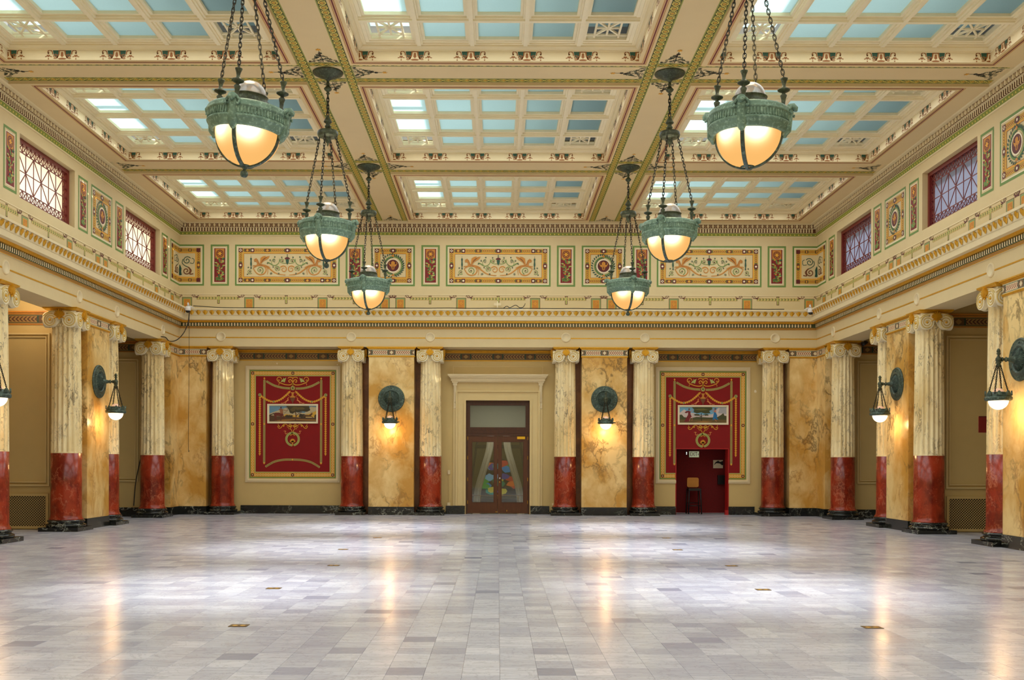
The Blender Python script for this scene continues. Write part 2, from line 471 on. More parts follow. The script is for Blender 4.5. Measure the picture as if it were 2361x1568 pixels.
for sgn, nm in ((-1, 'left'), (1, 'right')):
    b = MB()
    def sx(a, c): return (a, c) if sgn > 0 else (-c, -a)
    x0, x1 = sx(XE, 9.92)
    b.box(x0, x1, YN, DE, ENT, WZ[0]); b.box(x0, x1, YN, DE, WZ[1], TOP)
    y = YN
    for (a, c) in WINY:
        b.box(x0, x1, y, a, WZ[0], WZ[1]); y = c
    b.box(x0, x1, y, DE, WZ[0], WZ[1])
    xi, xo = sx(9.56, 12.5)
    b.box(xi, xo, YN, 17.40, 0, 5.4, 1)                      # solid wall nearer than the first pier shown
    b.box(xi, xo, 17.40, 18.98, 0, 5.4, 1)                   # near pier
    b.box(xi, xo, 23.04, 24.62, 0, 5.4, 1)                   # pier with the sconce
    b.box(xi, xo, 28.72, 30.86, 0, 5.4, 1)                   # far pier
    xa, xb = sx(12.5, 12.8); b.box(xa, xb, YN, 30.86, 0, 5.6, 1)
    xa, xb = sx(9.92, 12.8); b.box(xa, xb, YN, 30.86, 5.4, 5.6, 1)
    struct(b.build('wall_' + nm, [CREAM, OCHREW]))
struct(MB().box(-12.8, 12.8, YN - 0.3, YN, 0, TOP).build('wall_near', CREAM))

# black marble skirting
b = MB()
for (a, c) in ((-7.6, -4.68), (4.68, D2[0] - 0.0), (D2[1], 7.6), (-1.53, -0.97), (0.97, 1.53)):
    b.box(a, c, YW - 0.035, YW, 0, 0.245)
struct(b.build('baseboard_back', MARB_K))
for sgn, nm in ((-1, 'left'), (1, 'right')):
    b = MB()
    xa, xb = sorted((sgn * 9.85, sgn * 12.5))
    b.box(xa, xb, 28.685, 28.72, 0, 0.25)
    struct(b.build('baseboard_' + nm, MARB_K))

# ------------------------------------------------------------------ cornices: profile (projection, height, material of the face up to the next point)
def corn(name, wall, prof, mats, ynear=4.0):
    """one run of moulding along a wall, mitred into the corners; u along, v over each face"""
    b = MB()
    def P(p, e):
        if wall == 'back': return (e * (XE - p[0]), DE - p[0], p[1])
        sg = -1 if wall == 'left' else 1
        return (sg * (XE - p[0]), (DE - p[0]) if e > 0 else ynear, p[1])
    L = 2 * XE if wall == 'back' else DE - ynear
    for i in range(len(prof) - 1):
        p, r = prof[i], prof[i + 1]
        a, c, d, e = P(p, -1), P(p, 1), P(r, 1), P(r, -1)
        uv = [(0, 0), (L, 0), (L, 1), (0, 1)]
        if wall == 'right': b.quad(c, a, e, d, p[2], [uv[1], uv[0], uv[3], uv[2]])
        else: b.quad(a, c, d, e, p[2], uv)
    return b.build(name, mats)
def on_wall(wall, s, p):
    """point at distance s along a wall (x on the back wall, y on a side wall) and projection p"""
    if wall == 'back': return (s, DE - p)
    return ((-1 if wall == 'left' else 1) * (XE - p), s)
MAIN = [(0.0, 5.375, 0), (0.03, 5.38, 1), (0.045, 5.392, 4), (0.05, 5.43, 1), (0.055, 5.437, 2), (0.055, 5.545, 1), (0.13, 5.545, 1), (0.15, 5.60, 0),
        (0.26, 5.605, 0), (0.27, 5.715, 0), (0.285, 5.722, 0), (0.335, 5.865, 0), (0.36, 5.87, 0), (0.365, 5.915, 0), (0.0, 5.94, 0), (0, 5.94, 0)]
CROWN = [(0.0, 8.06, 0), (0.03, 8.065, 0), (0.035, 8.085, 3), (0.06, 8.165, 0), (0.075, 8.17, 5), (0.075, 8.285, 0), (0.15, 8.29, 5), (0.175, 8.385, 0),
         (0.25, 8.388, 0), (0.28, 8.40, 0), (0.28, 8.47, 0), (0.28, 8.47, 0)]
CM = [CREAML, GOLD, flat('dentil_gap_green', (66, 78, 44)), DOTG, flat('bead_row', (164, 116, 50), vary=0.35, scale=40), flat('moulding_brown_paint', (104, 62, 28), vary=0.1)]
def dbox(bb, wall, s0, s1, p0, p1, z0, z1):
    """a block on a wall whose flanks carry the paint of the gaps (material 1)"""
    a0, a1 = on_wall(wall, s0, p0), on_wall(wall, s1, p1)
    bb.box(min(a0[0], a1[0]), max(a0[0], a1[0]), min(a0[1], a1[1]), max(a0[1], a1[1]), z0, z1)
    for k in ((-1, -2) if wall == 'back' else (-3, -4)): bb.mi[k] = 1
leafm = MB()   # gilded leaf on the main cornice
lp = []
for sg in (-1, 1):
    leafm.add([(0, -0.012, 0.0), (sg * 0.022, -0.005, 0.015), (sg * 0.05, -0.004, 0.062), (sg * 0.062, -0.004, 0.10), (sg * 0.03, -0.014, 0.082), (0, -0.02, 0.07), (0, -0.016, 0.12), (sg * 0.03, -0.01, 0.115)],
              [(0, 1, 4, 5) if sg > 0 else (5, 4, 1, 0), (1, 2, 3, 4) if sg > 0 else (4, 3, 2, 1), (5, 4, 7, 6) if sg > 0 else (6, 7, 4, 5)])
leafme = leafm.mesh('cornice_leaf', GOLD)
eggp = [(1e-4, -0.046), (0.022, -0.040), (0.036, -0.016), (0.039, 0.012), (0.032, 0.042)]
for k, wall in enumerate(('left', 'back', 'right')):
    c1 = struct(corn('trim_%d' % (k + 1), wall, MAIN, CM))
    c2 = struct(corn('trim_%d' % (k + 4), wall, CROWN, CM))
    lo, hi = (-XE + 0.2, XE - 0.2) if wall == 'back' else (11.5, DE - 0.2)
    rz = {'back': 0.0, 'left': PI / 2, 'right': -PI / 2}[wall]
    s = lo + 0.25; st = 0.193
    while s < hi - 0.2:
        x, y = on_wall(wall, s, 0.292)
        o = link('cornice_leaf', leafme, c1, (x, y, 5.735), rz); o.rotation_euler = (0.33, 0, rz); o.scale = (1.35, 1.2, 1.15)
        s += st
    d1 = MB(); s = lo - 0.05; n = 0
    while s < hi + 0.05:
        dbox(d1, wall, s - 0.024, s + 0.024, 0.055, 0.083, 5.452, 5.535)
        s += 0.0865
    stuff(d1.build('dentils', [CREAML, CM[2]], c1))
    d2 = MB(); s = lo - 0.05
    while s < hi + 0.05:
        dbox(d2, wall, s - 0.022, s + 0.022, 0.07, 0.10, 8.182, 8.285)
        s += 0.0805
    stuff(d2.build('dentils', [CREAML, CM[5]], c2))
    e = MB(); s = lo; 
    while s < hi:
        st0 = len(e.v)
        e.lathe(eggp, 8, (0, 0, 0), 'z', 0)
        x, y = on_wall(wall, s, 0.168)
        e.xf(Matrix.Translation((x, y, 8.338)) @ (Matrix.Diagonal((1, 0.5, 1, 1)) if wall == 'back' else Matrix.Diagonal((0.5, 1, 1, 1))), st0)
        a0 = on_wall(wall, s + 0.066, 0.15); a1 = on_wall(wall, s + 0.076, 0.178)
        e.box(min(a0[0], a1[0]), max(a0[0], a1[0]), min(a0[1], a1[1]), max(a0[1], a1[1]), 8.292, 8.384)
        s += 0.142
    stuff(e.build('egg_and_dart', CREAML, c2))
    # painted line and plaster discs on the architrave
    m = MB()
    if wall == 'back':
        m.box(-XE, XE, DE - 0.006, DE, 5.108, 5.138)
    else:
        x0 = -XE if wall == 'left' else XE
        m.box(min(x0, x0 - math.copysign(0.006, x0)), max(x0, x0 - math.copysign(0.006, x0)), 6, DE, 5.108, 5.138)
    struct(m.build('trim_%d' % (k + 7), GOLD))
disc = MB().lathe([(1e-4, -0.016), (0.10, -0.016), (0.104, -0.026), (0.128, -0.026), (0.14, -0.012), (0.145, 0.0)], 28, axis='y')
discme = disc.mesh('plaster_disc', CREAML)
for wall, ss in (('back', (-8.02, -4.25, -1.965, 1.965, 4.25, 8.02)), ('left', (28.38, 24.95, 22.71, 19.31, 17.07)), ('right', (28.38, 24.95, 22.71, 19.31, 17.07))):
    par = bpy.data.objects['trim_%d' % (('left', 'back', 'right').index(wall) + 7)]
    for s in ss:
        x, y = on_wall(wall, s, 0.0)
        link('plaster_disc', discme, par, (x, y, 5.15), {'back': 0.0, 'left': PI / 2, 'right': -PI / 2}[wall])

# ------------------------------------------------------------------ ceiling
ZR = 8.455                                                        # recessed soffit of the beams
c = MB()
for sx_ in (-1, 1):
    c.box(sx_ * XB - 0.47, sx_ * XB + 0.47, YN, 29.60, ZR, 9.2)
for yb in YB:
    for (a, d) in ((-9.0, -XB - 0.47), (-XB + 0.47, XB - 0.47), (XB + 0.47, 9.0)):
        c.box(a, d, yb - 0.47, yb + 0.47, ZR, 9.2)
ceil_o = struct(c.build('ceiling', CEIL))
def ribbon_run(b, x0, x1, y0, y1, z, along):
    L = (y1 - y0) if along == 'y' else (x1 - x0)
    if along == 'y': b.quad((x0, y0, z), (x0, y1, z), (x1, y1, z), (x1, y0, z), 0, [(y0, 0), (y1, 0), (y1, 1), (y0, 1)])
    else: b.quad((x0, y0, z), (x0, y1, z), (x1, y1, z), (x1, y0, z), 0, [(x0, 0), (x0, 1), (x1, 1), (x1, 0)])
for sx_ in (-1, 1):
    for k in (-1, 1):
        xm = sx_ * XB + k * 0.365
        r = MB(); ribbon_run(r, xm - 0.09, xm + 0.09, 4, 29.58, ZR - 0.003, 'y'); r.build('painted_ribbon', RIBBON, ceil_o)
for yb in YB[2:]:
    for (a, d) in ((-8.94, -XB - 0.455), (-XB + 0.275 - 0.55, -XB + 0.275), (-XB + 0.455, XB - 0.455), (XB - 0.275, XB + 0.275), (XB + 0.455, 8.94)):
        if abs(d - a) < 0.6: a, d = (a + d) / 2 - 0.275, (a + d) / 2 + 0.275
        for k in (-1, 1):
            ym = yb + k * 0.365
            r = MB(); ribbon_run(r, a, d, ym - 0.085, ym + 0.085, ZR - 0.002, 'x'); r.build('painted_ribbon', RIBBON, ceil_o)

# coffer: border frame, painted faces, stepped mouldings (one mesh for each bay size, parts of the ceiling)
RAMPC = [CEIL, CREAML, REDLINE, flat('coffer_moulding', (238, 222, 180), 0.6, vary=0.05)]
def coffer_mesh(wx, wy, ox, oy):
    """opening wx x wy centred on the origin; ox, oy = (lo, hi) outer edges of the border frame"""
    b = MB()
    def rect(hx, hy): return [(-hx, -hy), (hx, -hy), (hx, hy), (-hx, hy)]
    def band(r0, z0, r1, z1, mi, uv=False):
        for i in range(4):
            j = (i + 1) % 4
            p0, p1, p2, p3 = r0[i], r0[j], r1[j], r1[i]
            L = math.dist(p0, p1)
            b.quad((*p0, z0), (*p3, z1), (*p2, z1), (*p1, z0), mi, [(0, 0), (0, 1), (L, 1), (L, 0)] if uv else None)
    hx, hy = wx / 2, wy / 2
    outer = [(ox[0], oy[0]), (ox[1], oy[0]), (ox[1], oy[1]), (ox[0], oy[1])]
    Z = ZC
    band(outer, Z + 0.06, outer, Z, 0)
    lo = [(p[0] , p[1]) for p in outer]
    r1 = rect(hx + 0.145, hy + 0.145); r2 = rect(hx + 0.055, hy + 0.055); r3 = rect(hx, hy)
    band(lo, Z, r1, Z, 0); band(r1, Z - 0.0015, r2, Z - 0.0015, 2, True); band(r1, Z, r2, Z, 0); band(r2, Z, r3, Z, 0)
    band(r3, Z, r3, Z + 0.165, 1)
    s = [(0.0, .165), (0.02, .165), (0.02, .185), (0.05, .20), (0.07, .225), (0.07, .245), (0.10, .25), (0.12, .24), (0.14, .24), (0.14, .40)]
    for i in range(len(s) - 1):
        band(rect(hx - s[i][0], hy - s[i][0]), Z + s[i][1], rect(hx - s[i + 1][0], hy - s[i + 1][0]), Z + s[i + 1][1], 3)
    band(rect(hx + 0.3, hy + 0.3), Z + 0.42, rect(hx - 0.14, hy - 0.14), Z + 0.42, 0)
    return b.mesh('coffer', RAMPC)
FRETM = flat('fret_paint', (240, 226, 188), 0.6, vary=0.06)
RIBM = flat('skylight_rib_paint', (242, 228, 190), 0.6, vary=0.06)
SHAFT = flat('shading_shaft_grey', (120, 124, 124), 0.8)  # mid grey, so the added shafts dim the panes beside them
_pm = {}
def pane_mesh(w, d):
    k = (round(w, 3), round(d, 3))
    if k not in _pm: _pm[k] = MB().box(-w / 2, w / 2, -d / 2, d / 2, 0, 0.012).mesh('pane', SKYPANE)
    return _pm[k]
_fm = {}
def fret_mesh(w, d):
    k = (round(w, 3), round(d, 3))
    if k in _fm: return _fm[k]
    b = MB(); t = 0.032
    def bar(x0, y0, x1, y1, tt=t):
        L = math.hypot(x1 - x0, y1 - y0); nx, ny = -(y1 - y0) / L * tt / 2, (x1 - x0) / L * tt / 2
        pts = [(x0 + nx, y0 + ny), (x1 + nx, y1 + ny), (x1 - nx, y1 - ny), (x0 - nx, y0 - ny)]
        b.add([(*p, 0.0) for p in pts] + [(*p, 0.03) for p in pts], [(0, 1, 2, 3), (7, 6, 5, 4)] + [(i, i + 4, (i + 1) % 4 + 4, (i + 1) % 4) for i in range(4)])
    hx, hy = w / 2, d / 2
    for x in (-hx * 0.56, hx * 0.56): bar(x, -hy, x, hy)
    for y in (-hy * 0.72, hy * 0.72): bar(-hx, y, hx, y)
    ix, iy = hx * 0.56, hy * 0.72
    for (x, y) in ((ix, iy), (ix, -iy), (-ix, iy), (-ix, -iy)): bar(0, 0, x, y)
    bar(0, -iy, 0, iy); bar(-ix, 0, ix, 0)
    _fm[k] = b.mesh('fret', FRETM); return _fm[k]
names = {0: 'left', 1: 'middle', 2: 'right'}
wn_i = 5
for iy, (y0, y1) in enumerate(BAYY):
    for ixx, (x0, x1) in enumerate(BAYX):
        cx, cy, wx, wy = (x0 + x1) / 2, (y0 + y1) / 2, x1 - x0, y1 - y0
        ox = [(-8.96, -XB - 0.46), (-XB + 0.46, XB - 0.46), (XB + 0.46, 8.96)][ixx]
        ybn = 29.60 if iy == 0 else YB[5 - iy] - 0.46
        yb0 = YB[4 - iy] + 0.46
        link('coffer', coffer_mesh(wx, wy, (ox[0] - cx, ox[1] - cx), (yb0 - cy, ybn - cy)), ceil_o, (cx, cy, 0))
        # the glazed grid
        w = struct(link('window_%d' % wn_i, None, None, (cx, cy, 0))); wn_i += 1
        gx, gy = wx - 0.28, wy - 0.28
        rows = [0.95 / 4.18, 1.14 / 4.18, 1.14 / 4.18, 0.95 / 4.18]
        ys = [-gy / 2]
        for r_ in rows: ys.append(ys[-1] + r_ * gy)
        xs = [-gx / 2 + gx / 5 * i for i in range(6)]
        rib = MB()
        for x in xs[1:-1]:
            rib.box(x - 0.035, x + 0.035, -gy / 2, gy / 2, 8.60, 8.76); rib.box(x - 0.065, x + 0.065, -gy / 2, gy / 2, 8.632, 8.76)
        for y in ys[1:-1]:
            rib.box(-gx / 2, gx / 2, y - 0.035, y + 0.035, 8.602, 8.76); rib.box(-gx / 2, gx / 2, y - 0.065, y + 0.065, 8.634, 8.76)
        rib.build('rib', RIBM, w)
        fr = MB()
        for i in range(5):
            for j in range(4):
                a, c_, d, e = xs[i] + 0.055, xs[i + 1] - 0.055, ys[j] + 0.055, ys[j + 1] - 0.055
                for (p, q_, r_, s_) in ((a, c_, d, d + 0.055), (a, c_, e - 0.055, e), (a, a + 0.055, d + 0.055, e - 0.055), (c_ - 0.055, c_, d + 0.055, e - 0.055)):
                    fr.box(p, q_, r_, s_, 8.668, 8.76)
        for (p, q_, r_, s_) in ((-gx / 2, gx / 2, -gy / 2, -gy / 2 + 0.06), (-gx / 2, gx / 2, gy / 2 - 0.06, gy / 2), (-gx / 2, -gx / 2 + 0.06, -gy / 2 + 0.06, gy / 2 - 0.06), (gx / 2 - 0.06, gx / 2, -gy / 2 + 0.06, gy / 2 - 0.06)):
            fr.box(p, q_, r_, s_, 8.655, 8.76)
        fr.build('frame', RIBM, w)
        for i in range(5):
            for j in range(4):
                a, c_, d, e = xs[i] + 0.10, xs[i + 1] - 0.10, ys[j] + 0.10, ys[j + 1] - 0.10
                corner = i in (0, 4) and j in (0, 3)
                link('pane', pane_mesh(c_ - a + 0.03, e - d + 0.03), w, ((a + c_) / 2, (d + e) / 2, 8.90 if corner else 8.72))
                if corner: link('fret', fret_mesh(c_ - a + 0.02, e - d + 0.02), w, ((a + c_) / 2, (d + e) / 2, 8.70))
        # added unseen shaft that keeps the sun off all but the leftmost panes
        sh = MB(); hx, hy = wx / 2, wy / 2; HT = 10.6
        sh.box(-hx - 0.1, -hx, -hy - .1, hy + .1, 8.80, HT); sh.box(hx, hx + 0.1, -hy - .1, hy + .1, 8.80, HT)
        sh.box(-hx, hx, -hy - .1, -hy, 8.80, HT); sh.box(-hx, hx, hy, hy + .1, 8.80, HT)
        for yy in (-1.0, 0.9): sh.box(-hx, hx, yy, yy + 0.14, HT - 0.12, HT)
        for xx in (-0.9,): sh.box(xx, xx + 0.1, -hy, hy, HT - 0.12, HT)
        sh.box(0.85, hx, -hy, hy, HT - 0.1, HT)  # added cover over the right part, darkens the panes below it
        sh.build('added_shading_shaft', SHAFT, w)
# ------------------------------------------------------------------ attic windows with maroon lattice
def lattice(w, h):
    """lattice in x,z about the origin"""
    b = MB()
    def bar(x0, z0, x1, z1, t=0.017, y0=-0.006, y1=0.006):
        L = math.hypot(x1 - x0, z1 - z0); nx, nz = -(z1 - z0) / L * t / 2, (x1 - x0) / L * t / 2
        b.prism([(x0 + nx, z0 + nz), (x1 + nx, z1 + nz), (x1 - nx, z1 - nz), (x0 - nx, z0 - nz)], y0, y1)
    hw, hh = w / 2 - 0.08, h / 2 - 0.08
    bd = 0.17
    fw, fh = hw - bd, hh - bd
    for z in (-fh, fh): bar(-hw, z, hw, z, 0.02)
    for x in (-fw, fw): bar(x, -hh, x, hh, 0.02)
    n = 6; a = 2 * fw / n
    for i in range(1, n): bar(-fw + a * i, -fh, -fw + a * i, fh)
    bar(-fw, 0, fw, 0)
    for i in range(n):
        x0, x1 = -fw + a * i, -fw + a * (i + 1)
        if i % 2 == 0: bar(x0, -fh, x1, 0); bar(x0, fh, x1, 0)
        else: bar(x0, 0, x1, fh); bar(x0, 0, x1, -fh)
    m = 13; c = 2 * hw / m
    for i in range(m):
        x0, x1 = -hw + c * i, -hw + c * (i + 1)
        for (z0, z1) in ((fh, hh), (-hh, -fh)):
            bar(x0, z0, x1, z1, 0.014); bar(x0, z1, x1, z0, 0.014, -0.005, 0.005); bar(x1, z0, x1, z1, 0.014)
    m = 4; c = 2 * fh / m
    for i in range(m):
        z0, z1 = -fh + c * i, -fh + c * (i + 1)
        for (x0, x1) in ((fw, hw), (-hw, -fw)):
            bar(x0, z0, x1, z1, 0.014); bar(x0, z1, x1, z0, 0.014, -0.005, 0.005); bar(x0, z1, x1, z1, 0.014)
    return b
def frame_rect(b, x0, x1, z0, z1, t, y0, y1, mi=0):
    b.box(x0, x1, y0, y1, z0, z0 + t, mi); b.box(x0, x1, y0, y1, z1 - t, z1, mi)
    b.box(x0, x0 + t, y0, y1, z0 + t, z1 - t, mi); b.box(x1 - t, x1, y0, y1, z0 + t, z1 - t, mi)
ww, wh = 2.58, 1.24
latme = lattice(ww, wh).mesh('lattice', MAROON)
fb = MB(); frame_rect(fb, -ww / 2, ww / 2, -wh / 2, wh / 2, 0.085, -0.04, 0.05); frme = fb.mesh('frame', MAROON)
pl_ = MB().box(-ww / 2, ww / 2, 0.10, 0.12, -wh / 2, wh / 2)
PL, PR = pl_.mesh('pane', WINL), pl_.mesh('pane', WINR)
k = 1
for sgn in (-1, 1):
    for (a, c) in WINY:
        o = struct(link('window_%d' % k, None, None, (sgn * (XE + 0.16), (a + c) / 2, sum(WZ) / 2), PI / 2 if sgn < 0 else -PI / 2)); k += 1
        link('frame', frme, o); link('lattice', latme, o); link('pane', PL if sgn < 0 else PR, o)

# ------------------------------------------------------------------ columns
def column_proto():
    parts = {}
    parts['plinth'] = (MB().box(-0.43, 0.43, -0.43, 0.43, 0, 0.085).mesh('plinth', MARB_K))
    base = MB().lathe([(0.40, 0.085), (0.415, 0.10), (0.42, 0.12), (0.415, 0.145), (0.395, 0.155), (0.37, 0.165), (0.362, 0.18), (0.365, 0.19),
                       (0.385, 0.196), (0.392, 0.212), (0.388, 0.228), (0.37, 0.242), (0.36, 0.246)], 40)
    parts['base'] = base.mesh('base', MARB_K)
    drum = MB().lathe([(0.362, 0.246), (0.364, 0.262), (0.35, 0.275), (0.334, 0.30), (0.326, 0.36), (0.324, 1.0), (0.322, 1.70), (0.30, 1.702)], 40)
    parts['drum'] = drum.mesh('drum', MARB_R)
    sh = MB(); nf = 18; zs = [1.70, 1.72, 1.75, 2.4, 3.1, 3.8, 4.38, 4.43, 4.46]
    rr = [0.320, 0.320, 0.320, 0.315, 0.308, 0.300, 0.292, 0.292, 0.294]; dp = [0, 0, 1, 1, 1, 1, 1, 0.5, 0]
    per = 8; N = nf * per; vs = []
    for z, r, d in zip(zs, rr, dp):
        for i in range(N):
            t = (i % per) / per
            f = 0 if t < 0.2 else math.sin((t - 0.2) / 0.8 * PI) * 0.036 * d
            a = 2 * PI * i / N
            vs.append(((r - f) * math.cos(a), (r - f) * math.sin(a), z))
    fs = [(i * N + k, i * N + (k + 1) % N, (i + 1) * N + (k + 1) % N, (i + 1) * N + k) for i in range(len(zs) - 1) for k in range(N)]
    sh.add(vs, fs, 0, True)
    sh.lathe([(0.294, 4.46), (0.31, 4.475), (0.31, 4.50), (0.295, 4.51), (0.29, 4.62)], 40)
    parts['shaft'] = sh.mesh('shaft', MARB_W)
    # capital: two volutes and a curved cushion on each of four faces
    cap = MB()
    face = []
    for i in range(0, 25):                        # right volute outline then over the top
        pass
    def vol(cx): return [(cx + 0.155 * math.cos(a), 4.585 + 0.155 * math.sin(a)) for a in [2 * PI * i / 28 for i in range(28)]]
    for q4 in range(4):
        st = len(cap.v)
        for s_ in (-1, 1):
            cap.prism(vol(s_ * 0.205), -0.375, -0.285)
        arch = []
        for i in range(13):
            u = -1 + i / 6.0
            arch.append((u * 0.355, 4.795 - 0.085 * u ** 4 - 0.02 * u * u))
        low = [(0.30, 4.63), (0.05, 4.615), (-0.05, 4.615), (-0.30, 4.63)]
        cap.prism(arch + low, -0.37, -0.29)
        cap.prism([(0.355, 4.69), (0.36, 4.60), (0.22, 4.60), (0.2, 4.7)], -0.37, -0.29)
        cap.prism([(-0.2, 4.7), (-0.22, 4.60), (-0.36, 4.60), (-0.355, 4.69)], -0.37, -0.29)
        cap.xf(Matrix.Rotation(q4 * PI / 2, 4, 'Z'), st)
    cap.box(-0.29, 0.29, -0.29, 0.29, 4.52, 4.80)
    parts['capital'] = cap.mesh('capital', MATS['capital_ivory'])
    sp = MB(); pal = MB(); eye = MB()
    for q4 in range(4):
        s0, p0, e0 = len(sp.v), len(pal.v), len(eye.v)
        for s_ in (-1, 1):
            path = []
            for i in range(40):
                t = i / 39.0; a = PI * 0.62 - t * 2.6 * 2 * PI * 0.92; r = 0.148 * (1 - t) + 0.03 * t
                path.append((s_ * (0.205 + r * math.cos(a)), -0.377, 4.585 + r * math.sin(a)))
            sp.tube(path, [0.013 * (1 - 0.5 * i / 39) for i in range(40)], 6, up=(0, 1, 0))
            eye.sphere((s_ * 0.205, -0.378, 4.585), 0.026, 10, 6)
        # rim line along the cushion
        sp.tube([(u * 0.355 / 6, -0.372, 4.782 - 0.085 * (u / 6) ** 4 - 0.02 * (u / 6) ** 2) for u in range(-6, 7)], 0.010, 6, up=(0, 1, 0))
        for i in range(9):
            a = PI / 2 + (i - 4) * 0.24; L = 0.205 - 0.014 * abs(i - 4)
            bx_, bz_ = 0.0, 4.625
            tip = (bx_ + math.cos(a) * L, bz_ + math.sin(a) * L); nx, nz = -math.sin(a) * 0.016, math.cos(a) * 0.016
            m0 = (bx_ + math.cos(a) * L * 0.75, bz_ + math.sin(a) * L * 0.75)
            pal.prism([(bx_ - nx * .3, bz_ - nz * .3), (m0[0] - nx, m0[1] - nz), tip, (m0[0] + nx, m0[1] + nz), (bx_ + nx * .3, bz_ + nz * .3)], -0.425 + 0.004 * abs(i - 4), -0.37)
        for s_ in (-1, 1):
            pal.tube([(s_ * 0.012, -0.385, 4.625), (s_ * 0.05, -0.385, 4.64), (s_ * 0.09, -0.385, 4.632), (s_ * 0.125, -0.385, 4.60)], [0.012, 0.014, 0.012, 0.006], 6)
        pal.sphere((0, -0.39, 4.61), 0.022, 10, 6)
        M4 = Matrix.Rotation(q4 * PI / 2, 4, 'Z')
        sp.xf(M4, s0); pal.xf(M4, p0); eye.xf(M4, e0)
    sub = {'volute_scroll': sp.mesh('volute_scroll', MATS['capital_scroll_gold']), 'palmette': pal.mesh('palmette', GOLD), 'volute_eye': eye.mesh('volute_eye', GOLD)}
    ab = MB()
    zz = [(0.30, 4.795), (0.335, 4.81), (0.35, 4.825), (0.37, 4.835), (0.375, 4.862)]
    for i in range(len(zz) - 1):
        (h0, z0), (h1, z1) = zz[i], zz[i + 1]
        c0 = [(-h0, -h0), (h0, -h0), (h0, h0), (-h0, h0)]; c1 = [(-h1, -h1), (h1, -h1), (h1, h1), (-h1, h1)]
        for j in range(4):
            k2 = (j + 1) % 4
            ab.quad((*c0[j], z0), (*c0[k2], z0), (*c1[k2], z1), (*c1[j], z1))
    ab.box(-0.375, 0.375, -0.375, 0.375, 4.858, 4.865)
    parts['abacus'] = ab.mesh('abacus', GOLD)
    return parts, sub
flat('capital_ivory', (238, 226, 190), 0.5, vary=0.05, scale=10)
flat('capital_scroll_gold', (206, 176, 96), 0.45, vary=0.1, scale=20)  # muted gold of the volute scrolls
CP, CS = column_proto()
def column(x, y, rz, label, group):
    t = thing('column', label, 'column', (x, y, 0), rz, group)
    for nme in ('plinth', 'base', 'drum', 'shaft', 'capital', 'abacus'):
        o = link(nme, CP[nme], t)
        if nme == 'capital':
            for sn, sm_ in CS.items(): link(sn, sm_, o)
    return t
GB, GL, GR = 'columns along the far wall', 'columns along the left side', 'columns along the right side'
for x, lab in ((-8.02, 'fluted column on the far wall between left corner pilaster and centaur mural'),
               (-4.25, 'fluted column between the centaur mural and the left far-wall sconce'),
               (-1.965, 'fluted column between the left far-wall sconce and the brown double door'),
               (1.965, 'fluted column between the brown double door and the right far-wall sconce'),
               (4.25, 'fluted column between the right far-wall sconce and the mural with doorway'),
               (8.02, 'fluted column on the far wall between doorway mural and right corner pilaster')):
    column(x, YC, 0, lab, GB)
for sgn, g_, s_ in ((-1, GL, 'left'), (1, GR, 'right')):
    column(sgn * XC, 28.38, 0, 'fluted column at the %s corner, farthest on the %s side' % (s_, s_), g_)
    column(sgn * XC, 24.95, 0, 'fluted column just beyond the fully visible %s-side sconce, half hidden by pilaster' % s_, g_)
    column(sgn * XC, 22.71, 0, 'fluted column on the near side of the fully visible %s-side sconce' % s_, g_)
    column(sgn * XC, 19.31, 0, 'nearest fluted column on the %s, cut by the %s edge of the picture' % (s_, s_) if sgn < 0 else
           'nearest fluted column on the right, beside the red hanging sign', g_)

# ------------------------------------------------------------------ pilasters
def pil_boxes(boxes, label, group, par=None):
    """boxes: list of (x0,x1,y0,y1) plan rectangles that make one pilaster"""
    cx = sum(b_[0] + b_[1] for b_ in boxes) / 2 / len(boxes); cy = sum(b_[2] + b_[3] for b_ in boxes) / 2 / len(boxes)
    t = thing('pilaster', label, 'pilaster', (cx, cy, 0), 0, group)
    bd, bs, bandb, cap = MB(), MB(), MB(), MB()
    for (x0, x1, y0, y1) in boxes:
        x0, x1, y0, y1 = x0 - cx, x1 - cx, y0 - cy, y1 - cy
        bd.box(x0, x1, y0, y1, 0.24, 4.57)
        bs.box(x0 - 0.012, x1 + 0.012, y0 - 0.012, y1 + 0.012, 0, 0.24)
        e = 0.010; z0, z1 = 4.612, 4.795
        X0, X1, Y0, Y1 = x0 - e, x1 + e, y0 - e, y1 + e
        for (a, c) in (((X0, Y0), (X1, Y0)), ((X1, Y0), (X1, Y1)), ((X1, Y1), (X0, Y1)), ((X0, Y1), (X0, Y0))):
            L = math.dist(a, c); o_ = 0.33 - (L / 2 % 0.66)
            bandb.quad((*a, z0), (*c, z0), (*c, z1), (*a, z1), 0, [(o_, 0), (o_ + L, 0), (o_ + L, 1), (o_, 1)])
        for (ex, za, zb) in ((0.016, 4.57, 4.59), (0.026, 4.59, 4.612), (0.02, 4.795, 4.815), (0.04, 4.815, 4.835), (0.06, 4.835, 4.865)):
            cap.box(x0 - ex, x1 + ex, y0 - ex, y1 + ex, za, zb)
    bd.build('body', MARB_O, t); bs.build('base', MARB_K, t); bandb.build('painted_band', KEYW, t); cap.build('gilded_moulding', GOLD, t)
    return t
PG = 'ochre marble pilasters'
